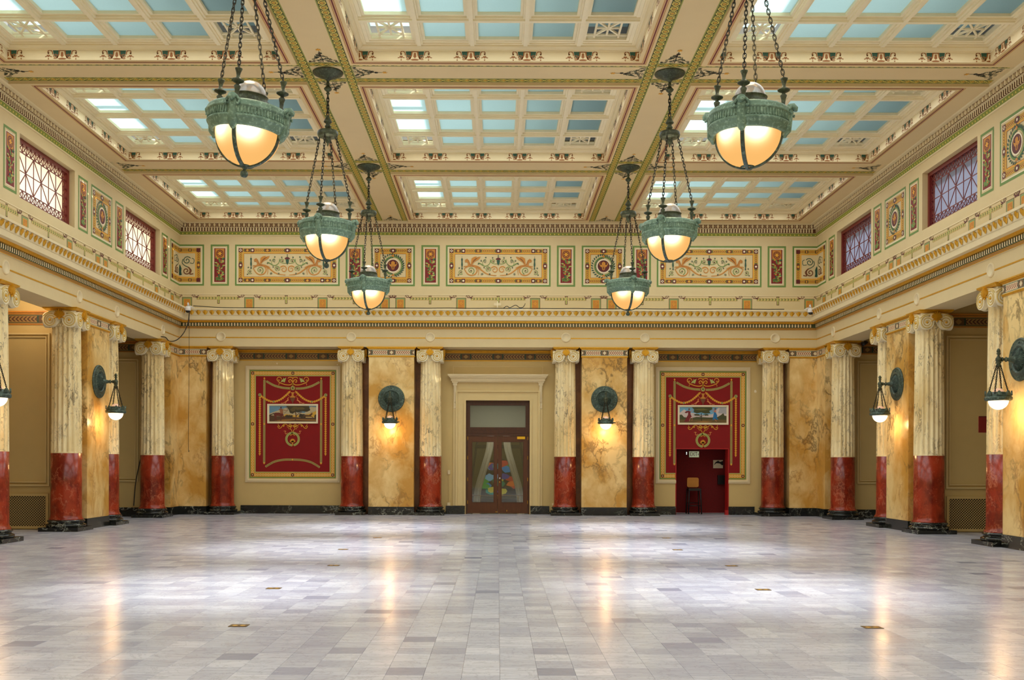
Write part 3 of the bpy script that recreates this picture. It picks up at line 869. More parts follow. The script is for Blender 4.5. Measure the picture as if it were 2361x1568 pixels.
for sgn, s_ in ((-1, 'left'), (1, 'right')):
    x0, x1 = sorted((sgn * 2.427, sgn * 3.735))
    pil_boxes([(x0, x1, DE, YW - 0.16)], 'ochre marble pilaster that carries the %s sconce of the far wall' % s_, PG)
    r1 = sorted((sgn * XE, sgn * 9.9)); r2 = sorted((sgn * 8.44, sgn * 9.9))
    pil_boxes([(r2[0], r2[1], DE, YW), (r1[0], r1[1], 29.08, DE - 0.001)], 'L-shaped ochre marble pilaster filling the far %s corner' % s_, PG)
    a, c = sorted((sgn * XE, sgn * 9.56))
    pil_boxes([(a, c, 23.18, 24.48)], 'ochre marble pilaster with the fully visible sconce on the %s side' % s_, PG)
    pil_boxes([(a, c, 17.54, 18.84)], 'nearest ochre marble pilaster on the %s side, at the picture edge' % s_, PG)
# brown marble backing behind the column pairs, frieze bands on the recessed walls
b = MB()
for sgn in (-1, 1):
    a, c = sorted((sgn * 1.93, sgn * 4.29)); b.box(a, c, YW - 0.22, YW, 0.0, 4.6)
    a, c = sorted((sgn * 7.95, sgn * 8.44)); b.box(a, c, YW - 0.22, YW, 0.0, 4.6)
struct(b.build('trim_10', MARB_B))
for sgn, nn in ((-1, 11), (1, 12)):
    b = MB()
    for (y0, y1) in ((23.04, 24.62), (17.40, 18.98), (28.72, 29.08)):
        a, c = sorted((sgn * 9.54, sgn * 9.75)); b.box(a, c, y0 - 0.012, y1 + 0.012, 0, 4.6)
    struct(b.build('trim_%d' % nn, MARB_B))
def band_run(par, p0, p1, z0, z1, out, mat, mi_off=0.0):
    b = MB(); L = math.dist(p0, p1)
    b.quad((p0[0] + out[0], p0[1] + out[1], z0), (p1[0] + out[0], p1[1] + out[1], z0), (p1[0] + out[0], p1[1] + out[1], z1), (p0[0] + out[0], p0[1] + out[1], z1),
           0, [(mi_off, 0), (mi_off + L, 0), (mi_off + L, 1), (mi_off, 1)])
    return b.build('painted_band', mat, par)
fz = MB()
for (a, c) in ((-7.75, -4.5), (-1.72, 1.72), (4.5, 7.75)):
    for (z0, z1, p) in ((4.525, 4.548, 0.02), (4.765, 4.79, 0.03), (4.80, 4.835, 0.05)): fz.box(a, c, YW - p, YW, z0, z1)
tr = struct(fz.build('trim_13', GOLD))
for (a, c) in ((-7.75, -4.5), (-1.72, 1.72), (4.5, 7.75)):
    band_run(tr, (a, YW), (c, YW), 4.555, 4.76, (0, -0.012), KEYD, 0.475 - (c - a) / 2)
for sgn, nn in ((-1, 14), (1, 15)):
    fz = MB(); a, c = sorted((sgn * 9.80, sgn * 12.5)); runs = (23.04, 28.72)
    for y in runs:
        for (z0, z1, p) in ((4.565, 4.585, 0.02), (4.80, 4.825, 0.03), (4.835, 4.87, 0.05)): fz.box(a, c, y - p, y, z0, z1)
    tr = struct(fz.build('trim_%d' % nn, OCHREP))
    for y in runs: band_run(tr, (a, y), (c, y), 4.59, 4.80, (0, -0.012), KEYD)
    # raised mouldings of the alcove wall panels
    m = MB(); a, c = sorted((sgn * 9.99, sgn * 12.15))
    for y in runs:
        for (o, t, p) in ((0, 0.035, 0.05), (0.075, 0.022, 0.035)):
            x0, x1, z0, z1 = a + o, c - o, 0.97 + o, 4.38 - o
            m.box(x0, x1, y - p, y, z0, z0 + t); m.box(x0, x1, y - p, y, z1 - t, z1); m.box(x0, x0 + t, y - p, y, z0 + t, z1 - t); m.box(x1 - t, x1, y - p, y, z0 + t, z1 - t)
    struct(m.build('trim_%d' % (nn + 2), OCHREL))
# ventilation grilles in the near alcoves
for sgn, s_ in ((-1, 'left'), (1, 'right')):
    g0, g1 = sorted((sgn * 10.06, sgn * 12.05)); cx = (g0 + g1) / 2; hw = (g1 - g0) / 2
    t = thing('vent_grille', 'diamond mesh vent grille low on the %s alcove wall' % s_, 'grille', (cx, 23.04, 0), 0, 'alcove vent grilles')
    b = MB(); frame_rect(b, -hw - 0.05, hw + 0.05, 0.02, 0.80, 0.055, -0.045, -0.002); b.build('frame', OCHREW, t)
    MB().box(-hw, hw, -0.004, -0.001, 0.06, 0.76).build('backing', BLACKP, t)
    b = MB(); n = 34; st = 0.0585; z0, z1 = 0.07, 0.75; hh = z1 - z0
    k = -int(hh / st) - 1
    while -hw + k * st < hw:
        for d in (1, -1):
            x0 = -hw + k * st; xa, za, xb, zb = x0, z0, x0 + hh, z1
            if xa < -hw: za += (-hw - xa); xa = -hw
            if xb > hw: zb -= (xb - hw); xb = hw
            if xb - xa > 0.01:
                if d < 0: za, zb = z0 + z1 - za, z0 + z1 - zb
                w_ = 0.0062
                b.prism([(xa, za - w_), (xb, zb - w_), (xb, zb + w_), (xa, za + w_)], -0.024 if d > 0 else -0.020, -0.012)
        k += 1
    b.build('mesh', OCHREW, t)
# ------------------------------------------------------------------ painted decoration: flat shapes in a wall plane (x across, z up, y = -distance from the wall)
class Art:
    def __init__(s, base=0.002): s.L = {}; s.d = base; s.depth = {}
    def mb(s, name, mat):
        return s.L[(name, mat.name)][0]
    def nxt(s, name, mat):
        k = (name, mat.name)
        if k not in s.L: s.d += 0.0008; s.L[k] = (MB(), mat); s.depth[k] = s.d
        return -s.depth[k]
    def fill(s, name, mat, pts):
        y = s.nxt(name, mat); n = len(pts)
        a = sum(pts[i][0] * pts[(i + 1) % n][1] - pts[(i + 1) % n][0] * pts[i][1] for i in range(n))
        if a < 0: pts = pts[::-1]
        s.mb(name, mat).add([(p[0], y, p[1]) for p in pts], [tuple(range(n))])
    def rect(s, name, mat, x0, x1, z0, z1): s.fill(name, mat, [(x0, z0), (x1, z0), (x1, z1), (x0, z1)])
    def disc(s, name, mat, c, r, n=24): s.fill(name, mat, [(c[0] + r * math.cos(2 * PI * i / n), c[1] + r * math.sin(2 * PI * i / n)) for i in range(n)])
    def stroke(s, name, mat, pts, w):
        y = s.nxt(name, mat); n = len(pts); vs = []
        for i, p in enumerate(pts):
            a, c = pts[max(i - 1, 0)], pts[min(i + 1, n - 1)]
            tx, tz = c[0] - a[0], c[1] - a[1]; L = math.hypot(tx, tz) or 1
            ww_ = (w(i / (n - 1)) if callable(w) else w) / 2
            nx, nz = -tz / L * ww_, tx / L * ww_
            vs += [(p[0] + nx, y, p[1] + nz), (p[0] - nx, y, p[1] - nz)]
        s.mb(name, mat).add(vs, [(2 * i + 1, 2 * i + 3, 2 * i + 2, 2 * i) for i in range(n - 1)])
    def frame(s, name, mat, x0, x1, z0, z1, t, uv=False):
        y = s.nxt(name, mat); m = s.mb(name, mat)
        for (a, c, d, e) in ((x0, x1, z0, z0 + t), (x0, x1, z1 - t, z1)):
            o = 0.29 - ((c - a) / 2 % 0.58)
            m.quad((a, y, d), (c, y, d), (c, y, e), (a, y, e), 0, [(o, 0), (o + c - a, 0), (o + c - a, 1), (o, 1)] if uv else None)
        for (a, c, d, e) in ((x0, x0 + t, z0 + t, z1 - t), (x1 - t, x1, z0 + t, z1 - t)):
            o = 0.29 - ((e - d) / 2 % 0.58)
            m.quad((a, y, d), (c, y, d), (c, y, e), (a, y, e), 0, [(o, 0), (o, 1), (o + e - d, 1), (o + e - d, 0)] if uv else None)
    def leaf(s, name, mat, p, ang, L, wd_, n=4):
        ca, sa = math.cos(ang), math.sin(ang); pts = []
        for i in range(n + 1): t = i / n; pts.append((t * L, wd_ / 2 * math.sin(PI * t) ** 0.8))
        for i in range(n - 1, 0, -1): t = i / n; pts.append((t * L, -wd_ / 2 * math.sin(PI * t) ** 0.8))
        s.fill(name, mat, [(p[0] + u * ca - v * sa, p[1] + u * sa + v * ca) for u, v in pts])
    def layers(s):
        """(name, builder, material) for each separate piece; very many small pieces stay joined"""
        out = []
        for (k, _), (b, m) in s.L.items():
            n = len(b.f); bb = []
            for f in b.f:
                xs = [b.v[i][0] for i in f]; zs = [b.v[i][2] for i in f]; bb.append((min(xs), max(xs), min(zs), max(zs)))
            par = list(range(n))
            def find(i):
                while par[i] != i: par[i] = par[par[i]]; i = par[i]
                return i
            if n <= 400:
                for i in range(n):
                    for j in range(i):
                        if bb[i][0] - .012 < bb[j][1] and bb[j][0] - .012 < bb[i][1] and bb[i][2] - .012 < bb[j][3] and bb[j][2] - .012 < bb[i][3]: par[find(i)] = find(j)
            gr = {}
            for i in range(n): gr.setdefault(find(i), []).append(i)
            if n > 400 or len(gr) > 24 or len(gr) == 1: out.append((k, b, m, len(gr) > 1)); continue
            for fi in gr.values():
                c = MB()
                for i in fi: c.add([b.v[q] for q in b.f[i]], [tuple(range(len(b.f[i])))], b.mi[i], b.sm[i], [b.uvs[i]] if b.uvs[i] else None)
                out.append((k, c, m, False))
        return out
    def meshes(s): 
        res = []
        for k, b, m, st in s.layers():
            me = b.mesh(k, m)
            if st: me['joined'] = 1
            res.append((k, me))
        return res
def spiral(c, r0, r1, a0, turns, n=22):
    return [(c[0] + (r0 + (r1 - r0) * i / n) * math.cos(a0 + turns * 2 * PI * i / n), c[1] + (r0 + (r1 - r0) * i / n) * math.sin(a0 + turns * 2 * PI * i / n)) for i in range(n + 1)]
def smooth(pts, k=6):
    out = []
    for i in range(len(pts) - 1):
        p0, p1, p2, p3 = pts[max(i - 1, 0)], pts[i], pts[i + 1], pts[min(i + 2, len(pts) - 1)]
        for j in range(k):
            t = j / k
            out.append(tuple(0.5 * ((2 * p1[m]) + (-p0[m] + p2[m]) * t + (2 * p0[m] - 5 * p1[m] + 4 * p2[m] - p3[m]) * t * t + (-p0[m] + 3 * p1[m] - 3 * p2[m] + p3[m]) * t ** 3) for m in (0, 1)))
    out.append(pts[-1]); return out

PZ0, PZ1 = 6.62, 7.81; PC = (PZ0 + PZ1) / 2; PH = PZ1 - PZ0
def panel_frame(A, w):
    """green outline, raised ivory fillet, herringbone band, gilded line; returns the half size of the inner field"""
    h = PH / 2; x = w / 2
    A.frame('green_border', GREENP, -x, x, -h, h, 0.05)
    A.frame('ivory_line', WHITEP, -x + 0.05, x - 0.05, -h + 0.05, h - 0.05, 0.022)
    A.frame('herringbone_border', KEYB, -x + 0.105, x - 0.105, -h + 0.105, h - 0.105, 0.115, True)
    A.frame('gilded_line', GOLDP, -x + 0.225, x - 0.225, -h + 0.225, h - 0.225, 0.03)
    A.frame('brown_line', BROWNP, -x + 0.255, x - 0.255, -h + 0.255, h - 0.255, 0.008)
    for sx in (-1, 1):
        for sz in (-1, 1):
            c = (sx * (x - 0.1625), sz * (h - 0.1625))
            A.rect('corner_rosette', DREDP, c[0] - 0.057, c[0] + 0.057, c[1] - 0.057, c[1] + 0.057)
            A.fill('corner_diamond', WHITEP, [(c[0] - 0.045, c[1]), (c[0], c[1] - 0.045), (c[0] + 0.045, c[1]), (c[0], c[1] + 0.045)])
            A.disc('corner_heart', DREDP, c, 0.018, 10)
    n = max(1, round(w / 1.2))
    for i in range(n):
        u = -x + w * (i + 0.5) / n
        for sz in (-1, 1):
            z = sz * (h - 0.1625)
            A.rect('corner_rosette', DREDP, u - 0.05, u + 0.05, z - 0.057, z + 0.057); A.disc('corner_diamond', WHITEP, (u, z), 0.03, 8)
    for sx in (-1, 1):
        u = sx * (x - 0.1625); A.rect('corner_rosette', DREDP, u - 0.057, u + 0.057, -0.05, 0.05); A.disc('corner_diamond', WHITEP, (u, 0), 0.03, 8)

def griffin_art(w=3.03):
    A = Art(); panel_frame(A, w)
    S = 3.03 / 1259.0
    for m in (-1, 1):
        def Z(p): return (m * -1 * (p[0] - 667) * S * -1, (302 - p[1]) * S) if m > 0 else (-(p[0] - 667) * S, (302 - p[1]) * S)
        def ZL(l): return [Z(p) for p in l]
        G1 = 'griffin'
        tp = lambda a, c: (lambda t: (a + (c - a) * t) * S)
        A.stroke('gold_scroll', OCHREP, ZL(smooth([(345, 298), (405, 308), (455, 345), (515, 390), (580, 412), (645, 418)])), tp(20, 7))
        A.stroke('gold_scroll', OCHREP, ZL(smooth([(360, 300), (400, 325), (412, 365), (385, 405), (340, 416), (298, 398), (270, 360), (258, 330)])), tp(14, 10))
        A.stroke('gold_scroll', OCHREP, ZL(smooth([(380, 300), (425, 330), (432, 372), (425, 415)])), tp(11, 5))
        A.stroke('gold_scroll', OCHREP, ZL([p for p in spiral((622, 350), 44, 10, -2.6, 1.3 * 1)]), tp(13, 6))
        for (c, r, a0, tn, w0) in (((338, 360), 44, 1.2, -1.5, 9), ((218, 378), 30, 0.8, 1.5, 7), ((545, 337), 30, 1.6, 1.6, 7), ((607, 250), 28, 2.6, 1.3, 7)):
            A.stroke('green_scroll', GREENP, ZL(spiral(c, r, 5, a0, tn)), tp(w0, w0 * .5)); A.disc('berry', DREDP, Z(c), 7 * S, 8)
        for (c, r, a0, tn) in (((510, 245), 20, 1.0, 1.4), ((462, 240), 11, 0.5, 1.2), ((432, 278), 10, 2, 1.2), ((518, 203), 9, 2, 1.3), ((498, 322), 9, 1, 1.2), ((200, 330), 9, 2, 1.2), ((190, 412), 8, 2, 1.2), ((600, 205), 9, 1, 1.2), ((565, 400), 10, 1, 1.3), ((475, 402), 14, 2, 1.4)):
            A.stroke('vine', DGREENP, ZL(spiral(c, r, 3, a0, tn, 14)), 4.5 * S)
        A.stroke('green_scroll', GREENP, ZL(smooth([(667, 275), (620, 278), (585, 262), (572, 225)])), 6 * S)
        A.stroke('green_scroll', GREENP, ZL(smooth([(575, 225), (562, 275), (525, 303), (490, 300), (450, 275), (425, 268)])), tp(6, 12))
        A.stroke('green_scroll', GREENP, ZL(smooth([(545, 310), (575, 330), (575, 355), (555, 365)])), 5 * S)
        A.stroke('green_scroll', GREENP, ZL(smooth([(490, 300), (478, 270), (495, 230), (520, 228)])), 5 * S)
        # the winged beast
        A.fill(G1, flat('griffin_ochre', (188, 122, 40)), ZL([(262, 326), (285, 308), (302, 296), (300, 272), (290, 258), (272, 264), (268, 252), (264, 238), (276, 224), (286, 222), (292, 214), (300, 224), (314, 236), (324, 262), (334, 284), (362, 290), (410, 300), (470, 330), (420, 322), (372, 314), (338, 312), (310, 312), (292, 322), (270, 334)]))
        A.stroke(G1, OCHREP, ZL([(300, 306), (262, 308), (252, 316)]), 8 * S)
        A.fill('wing', OCHREP, ZL([(336, 286), (342, 250), (346, 214), (372, 196), (410, 190), (402, 204), (456, 190), (444, 214), (420, 232), (392, 246), (372, 262), (358, 282)]))
        for t in range(4): A.stroke('feather', BROWNP, ZL([(350 + 6 * t, 276 - 8 * t), (372 + 14 * t, 236 - 9 * t), (398 + 14 * t, 214 - 6 * t)]), 3.0 * S)
        A.stroke('feather', BROWNP, ZL([(300, 232), (316, 262), (330, 292), (372, 306)]), 3 * S)
        A.disc('feather', BROWNP, Z((282, 234)), 4 * S, 6)
        # candelabrum at the side
        A.fill('candelabrum', DGREENP, ZL([(222, 345), (242, 345), (236, 320), (242, 290), (238, 250), (242, 222), (232, 210), (232, 188), (229, 188), (229, 210), (220, 222), (225, 250), (221, 290), (228, 320)]))
    c = lambda l: [((p[0] - 667) * S, (302 - p[1]) * S) for p in l]
    A.fill('urn', DGREENP, c([(667, 298), (655, 275), (648, 250), (650, 232), (684, 232), (686, 250), (679, 275)]))
    A.fill('urn_lid', DREDP, c([(632, 226), (648, 208), (667, 202), (686, 208), (702, 226), (667, 232)]))
    A.stroke('urn', DGREENP, c([(667, 202), (667, 170)]), 8 * S)
    return A.meshes()
def medallion_art(w=1.265):
    A = Art(); panel_frame(A, w)
    rr = random.Random(5)
    for ring, r in ((0, 0.275), (1, 0.255), (2, 0.30)):
        for i in range(30):
            a = 2 * PI * i / 30 + ring * 0.07; d = 1 if i < 15 else -1
            p = (r * math.cos(a + PI / 2), r * math.sin(a + PI / 2))
            A.leaf('wreath', (DGREENP, GREENP, DGREENP)[ring], p, a + PI / 2 + (PI / 2 if math.cos(a + PI / 2) < 0 else -PI / 2) * -1 + (ring - 1) * 0.9, 0.085, 0.04, 3)
    A.disc('ivory_ring', WHITEP, (0, 0), 0.205, 32)
    A.disc('roundel', DREDP, (0, 0), 0.172, 32)
    for m in (-1, 1):
        A.fill('mask', OCHREP, [(0, -0.12), (m * 0.035, -0.10), (m * 0.05, -0.03), (m * 0.10, -0.01), (m * 0.085, 0.02), (m * 0.05, 0.03), (m * 0.055, 0.09), (m * 0.02, 0.125), (0, 0.13)])
        A.stroke('mask', GOLDP, smooth([(m * 0.05, 0.02), (m * 0.10, 0.03), (m * 0.115, 0.07), (m * 0.095, 0.11)]), lambda t: 0.022 * (1 - t * .7))
        A.stroke('mask', GOLDP, [(m * 0.02, 0.03), (m * 0.028, 0.11)], 0.012)
    A.disc('mask_shadow', BROWNP, (0, -0.035), 0.018, 8); A.fill('mask_shadow', BROWNP, [(-0.03, -0.05), (0.03, -0.05), (0.0, -0.11)])
    A.disc('wreath_knot', OCHREP, (0, 0.285), 0.038, 10); A.fill('wreath_knot', OCHREP, [(-0.03, -0.25), (0.03, -0.25), (0.045, -0.32), (0, -0.29), (-0.045, -0.32)])
    return A.meshes()
def foliage_art(w=0.53):
    A = Art(); h = PH / 2; x = w / 2; rr = random.Random(3)
    A.frame('green_border', GREENP, -x, x, -h, h, 0.05)
    A.frame('ivory_line', WHITEP, -x + 0.085, x - 0.085, -h + 0.085, h - 0.085, 0.02)
    A.rect('red_field', flat('foliage_red', (124, 20, 14), 0.6), -0.162, 0.162, -h + 0.105, h - 0.105)
    A.rect('ochre_field', OCHREP, -0.13, 0.13, 0.21, 0.475)
    A.disc('rosette', DREDP, (0, 0.335), 0.108, 24); A.disc('rosette_ring', OCHREP, (0, 0.335), 0.088, 24); A.disc('rosette_core', DREDP, (0, 0.335), 0.076, 24)
    for i in range(6): A.leaf('rosette_petal', GOLDP, (0, 0.335), i * PI / 3, 0.068, 0.034)
    for i in range(46):
        z = 0.20 - 0.60 * (i / 46.0); p = (rr.uniform(-0.085, 0.085), z)
        A.leaf('leaves', rr.choice((GREENP, GREENP, SAGEP, DGREENP)), p, rr.uniform(-PI, PI), rr.uniform(0.06, 0.10), rr.uniform(0.03, 0.05), 3)
        if i % 4 == 1: A.disc('fruit', rr.choice((GOLDP, OCHREP, flat('fruit_red', (190, 70, 40)))), (p[0] * 0.8, z), 0.02, 8)
    for i in range(7): A.leaf('leaves', GREENP, (0, -0.34), -PI / 2 + (i - 3) * 0.38, 0.13, 0.045, 3)
    return A.meshes()
def corner_art(w):
    """the part of a corner panel on one wall; the open edge lies in the corner at x = 0"""
    A = Art(); h = PH / 2
    def three(name, mat, o, t, uv=False):
        A.frame(name, mat, -0.6, w - o, -h + o, h - o, t, uv)
    three('green_border', GREENP, 0, 0.05); three('ivory_line', WHITEP, 0.05, 0.022); three('herringbone_border', KEYB, 0.105, 0.115, True); three('gilded_line', GOLDP, 0.225, 0.03)
    # cut away what runs past the corner
    for nm, (b, m) in A.L.items():
        keep = [i for i, f in enumerate(b.f) if max(b.v[k][0] for k in f) > 0.001]
        b.v = [(max(v[0], 0.0), v[1], v[2]) for v in b.v]
        b.f = [b.f[i] for i in keep]; b.mi = [b.mi[i] for i in keep]; b.sm = [b.sm[i] for i in keep]; b.uvs = [b.uvs[i] for i in keep]
    A.rect('corner_rosette', DREDP, w - 0.22, w - 0.105, h - 0.22, h - 0.105); A.rect('corner_rosette', DREDP, w - 0.22, w - 0.105, -h + 0.105, -h + 0.22)
    k = w / 0.71
    A.stroke('green_scroll', DGREENP, [(p[0] * k, p[1]) for p in spiral((0.22, 0.13), 0.12, 0.02, 0.6, 1.5)], 0.022)
    A.stroke('green_scroll', DGREENP, [(p[0] * k, p[1]) for p in smooth([(0.10, 0.17), (0.08, 0.06), (0.16, -0.02), (0.26, -0.06)])], 0.02)
    A.stroke('gold_scroll', BROWNP, [(p[0] * k, p[1]) for p in spiral((0.20, -0.17), 0.12, 0.02, 1.2, -1.5)], 0.03)
    A.stroke('gold_scroll', BROWNP, [(p[0] * k, p[1]) for p in smooth([(0.26, -0.06), (0.34, -0.16), (0.30, -0.26), (0.40, -0.25)])], 0.03)
    A.stroke('green_scroll', DGREENP, [(p[0] * k, p[1]) for p in smooth([(0.30, 0.06), (0.40, 0.05), (0.42, 0.16), (0.36, 0.20)])], 0.016)
    A.fill('urn', DGREENP, [(0.0, -0.30), (0.07, -0.29), (0.05, -0.2), (0.06, -0.1), (0.03, -0.02), (0.0, 0.02)])
    return A.meshes()
GRIF, MEDA, FOLI = griffin_art(), medallion_art(), foliage_art()
CORB, CORS = corner_art(0.71), corner_art(0.84)
def place_panel(name, meshes, wall, s, label, cat, group, edge=None):
    x, y = on_wall(wall, s, 0.0)
    t = thing(name, label, cat, (x, y, PC), {'back': 0.0, 'left': PI / 2, 'right': -PI / 2}[wall], group)
    for nm, me in meshes: link(nm, me, t)
    return t
ga, gb, gc = 'griffin panels of the attic', 'wreath medallion panels of the attic', 'red foliage panels of the attic'
for x, l in ((-6.10, 'painted griffin scroll panel above the centaur mural, behind the left chandeliers'), (0.0, 'painted griffin scroll panel centred above the brown double door'), (6.10, 'painted griffin scroll panel above the mural with the doorway')):
    place_panel('griffin_panel', GRIF, 'back', x, l, 'painted panel', ga)
for x, l in ((-3.045, 'painted wreath medallion panel above the left far-wall sconce'), (3.045, 'painted wreath medallion panel above the right far-wall sconce')):
    place_panel('wreath_panel', MEDA, 'back', x, l, 'painted panel', gb)
for x, l in ((-8.055, 'narrow red foliage panel left of the left griffin panel'), (-4.15, 'narrow red foliage panel right of the left griffin panel'), (-1.96, 'narrow red foliage panel left of the middle griffin panel'),
             (1.96, 'narrow red foliage panel right of the middle griffin panel'), (4.15, 'narrow red foliage panel left of the right griffin panel'), (8.055, 'narrow red foliage panel right of the right griffin panel')):
    place_panel('foliage_panel', FOLI, 'back', x, l, 'painted panel', gc)
for wall in ('left', 'right'):
    place_panel('wreath_panel', MEDA, wall, 24.0, 'painted wreath medallion panel on the %s wall between its two lattice windows' % wall, 'painted panel', gb)
    if wall == 'right': place_panel('wreath_panel', MEDA, wall, 18.35, 'painted wreath medallion panel at the right edge of the picture', 'painted panel', gb)
    for y, l in ((28.54, 'narrow red foliage panel beyond the far lattice window on the %s'), (25.11, 'narrow red foliage panel on the near side of the far lattice window on the %s'),
                 (22.91, 'narrow red foliage panel beyond the nearer lattice window on the %s'), (19.48, 'nearest narrow red foliage panel on the %s wall')):
        place_panel('foliage_panel', FOLI, wall, y, l % wall, 'painted panel', gc)
# corner panels fold round the corner: one thing with two leaves
for sgn, s_ in ((-1, 'left'), (1, 'right')):
    t = thing('corner_panel', 'painted scroll panel folded round the far %s attic corner' % s_, 'painted panel', (sgn * XE, DE, PC), 0, 'corner panels of the attic')
    for nm, me in CORB:
        o = link(nm, me, t); o.scale = (-sgn, 1, 1)
    for nm, me in CORS:
        o = link(nm, me, t); o.scale = (-1 if sgn < 0 else 1, 1, 1); o.rotation_euler = (0, 0, PI / 2 if sgn < 0 else -PI / 2)
# painted base band of the attic
def attic_block():
    A = Art(0.001)
    A.rect('block_edge', BROWNP, -0.145, 0.145, -0.36, 0.0); A.rect('block_green', flat('block_green', (136, 150, 88)), -0.132, 0.132, -0.36, -0.012)
    A.rect('block_gold', GOLDP, -0.095, 0.095, -0.36, -0.055); A.rect('block_orange', OCHREP, -0.083, 0.083, -0.36, -0.066)
    for k in range(4): A.stroke('block_star', GOLDP, [(0, -0.16), (0.055 * math.cos(k * PI / 2), -0.16 + 0.055 * math.sin(k * PI / 2))], 0.012)
    A.disc('block_star', GOLDP, (0, -0.16), 0.03, 10); A.disc('block_core', OCHREP, (0, -0.16), 0.018, 10)
    for m in (-1, 1):
        A.stroke('block_scroll', DREDP, [(m * p[0], p[1]) for p in spiral((0.195, 0.03), 0.055, 0.012, PI, -1.2, 14)], 0.016)
        A.stroke('block_scroll', DREDP, [(m * 0.235, 0.0), (m * 0.30, 0.02), (m * 0.34, 0.05)], 0.018); A.stroke('block_scroll', DREDP, [(m * 0.25, 0.0), (m * 0.33, -0.01)], 0.018)
    return A.meshes()
def attic_tick():
    A = Art(0.001)
    A.rect('tick_edge', DREDP, -0.034, 0.034, -0.19, 0.055); A.rect('tick_fill', SAGEP, -0.02, 0.02, -0.175, 0.04); A.rect('tick_edge', DREDP, -0.045, 0.045, 0.035, 0.055)
    return A.meshes()
BLK, TCK = attic_block(), attic_tick()
for k, (wall, bl, ti) in enumerate((('left', (29.2, 27.85, 25.75, 24.23, 23.77, 22.2, 20.1, 18.6, 18.1), (28.55, 26.8, 25.0, 23.0, 21.15, 19.35)),
                                    ('back', (-9.0, -7.2, -5.08, -3.28, -2.83, -1.07, 1.07, 2.83, 3.28, 5.08, 7.2, 9.0), (-8.09, -6.13, -4.17, -1.97, 0.0, 1.97, 4.17, 6.13, 8.09)),
                                    ('right', (29.2, 27.85, 25.75, 24.23, 23.77, 22.2, 20.1, 18.6, 18.1), (28.55, 26.8, 25.0, 23.0, 21.15, 19.35)))):
    rz = {'back': 0.0, 'left': PI / 2, 'right': -PI / 2}[wall]
    m = MB()
    if wall == 'back': m.box(-XE, XE, DE - 0.012, DE, 6.362, 6.382)
    else:
        sg = -1 if wall == 'left' else 1; a, c = sorted((sg * XE, sg * (XE - 0.012))); m.box(a, c, 6, DE, 6.362, 6.382)
    tr = struct(m.build('trim_%d' % (18 + k), CREAML))
    lo, hi = (-XE, XE) if wall == 'back' else (10.0, DE)
    cuts = sorted(bl); edges = [lo] + [v for c_ in cuts for v in (c_ - 0.28, c_ + 0.28)] + [hi]
    for i in range(0, len(edges), 2):
        a, c_ = edges[i], edges[i + 1]
        if c_ - a < 0.1: continue
        if wall == 'back': band_run(tr, (a, DE), (c_, DE), 6.215, 6.305, (0, -0.002), LEAFB)
        else:
            sg = -1 if wall == 'left' else 1
            p0, p1 = ((sg * XE, a), (sg * XE, c_)) if sg < 0 else ((sg * XE, c_), (sg * XE, a))
            band_run(tr, p0, p1, 6.215, 6.305, (-sg * 0.002, 0), LEAFB)
    for ms, lst in ((BLK, bl), (TCK, ti)):
        for s in lst:
            x, y = on_wall(wall, s, 0.0)
            for nm, me in ms: link(nm, me, tr, (x, y, 6.29), rz)

# ------------------------------------------------------------------ painted ornament of the coffers and beams
def corbel_art():
    A = Art(0.002); S = 0.60 / 330.0     # drawn 330 units wide
    c = lambda l: [((p[0] - 165) * S, -(p[1] - 48) * S * 0.92) for p in l]
    A.fill('corbel_green', DGREENP, c([(78, 4), (252, 4), (245, 50), (215, 85), (115, 85), (85, 50)]))
    A.fill('corbel_brown', flat('corbel_ochre', (150, 92, 36)), c([(132, 2), (198, 2), (200, 40), (222, 78), (190, 96), (140, 96), (108, 78), (130, 40)]))
    A.fill('corbel_ivory', CREAML, c([(145, 12), (185, 12), (190, 50), (208, 86), (165, 78), (122, 86), (140, 50)])); A.fill('corbel_core', flat('corbel_ochre', (150, 92, 36)), c([(155, 20), (175, 20), (180, 60), (165, 74), (150, 60)]))
    for m in (-1, 1):
        q = lambda l: [(165 + m * (p[0] - 165), p[1]) for p in l]
        A.stroke('corbel_brown', flat('corbel_ochre', (150, 92, 36)), c(q(spiral((100, 62), 27, 6, 2.2, -1.5))), 0.014)
        A.stroke('corbel_brown', flat('corbel_ochre', (150, 92, 36)), c(q(smooth([(75, 46), (70, 15), (48, 2), (32, 14), (34, 40)]))), 0.016)
        A.fill('corbel_brown', flat('corbel_ochre', (150, 92, 36)), c(q([(20, 50), (52, 50), (36, 78)]))); A.stroke('corbel_brown', flat('corbel_ochre', (150, 92, 36)), c(q([(4, 70), (20, 66), (26, 56)])), 0.014); A.stroke('corbel_brown', flat('corbel_ochre', (150, 92, 36)), c(q([(68, 70), (52, 66), (46, 56)])), 0.014)
        A.disc('corbel_brown', flat('corbel_ochre', (150, 92, 36)), c(q([(36, 90)]))[0], 0.012, 8); A.disc('corbel_brown', flat('corbel_ochre', (150, 92, 36)), c(q([(36, 30)]))[0], 0.016, 8)
    return A
CA = corbel_art()
cof = [o for o in ceil_o.children if o.name.startswith('coffer')]
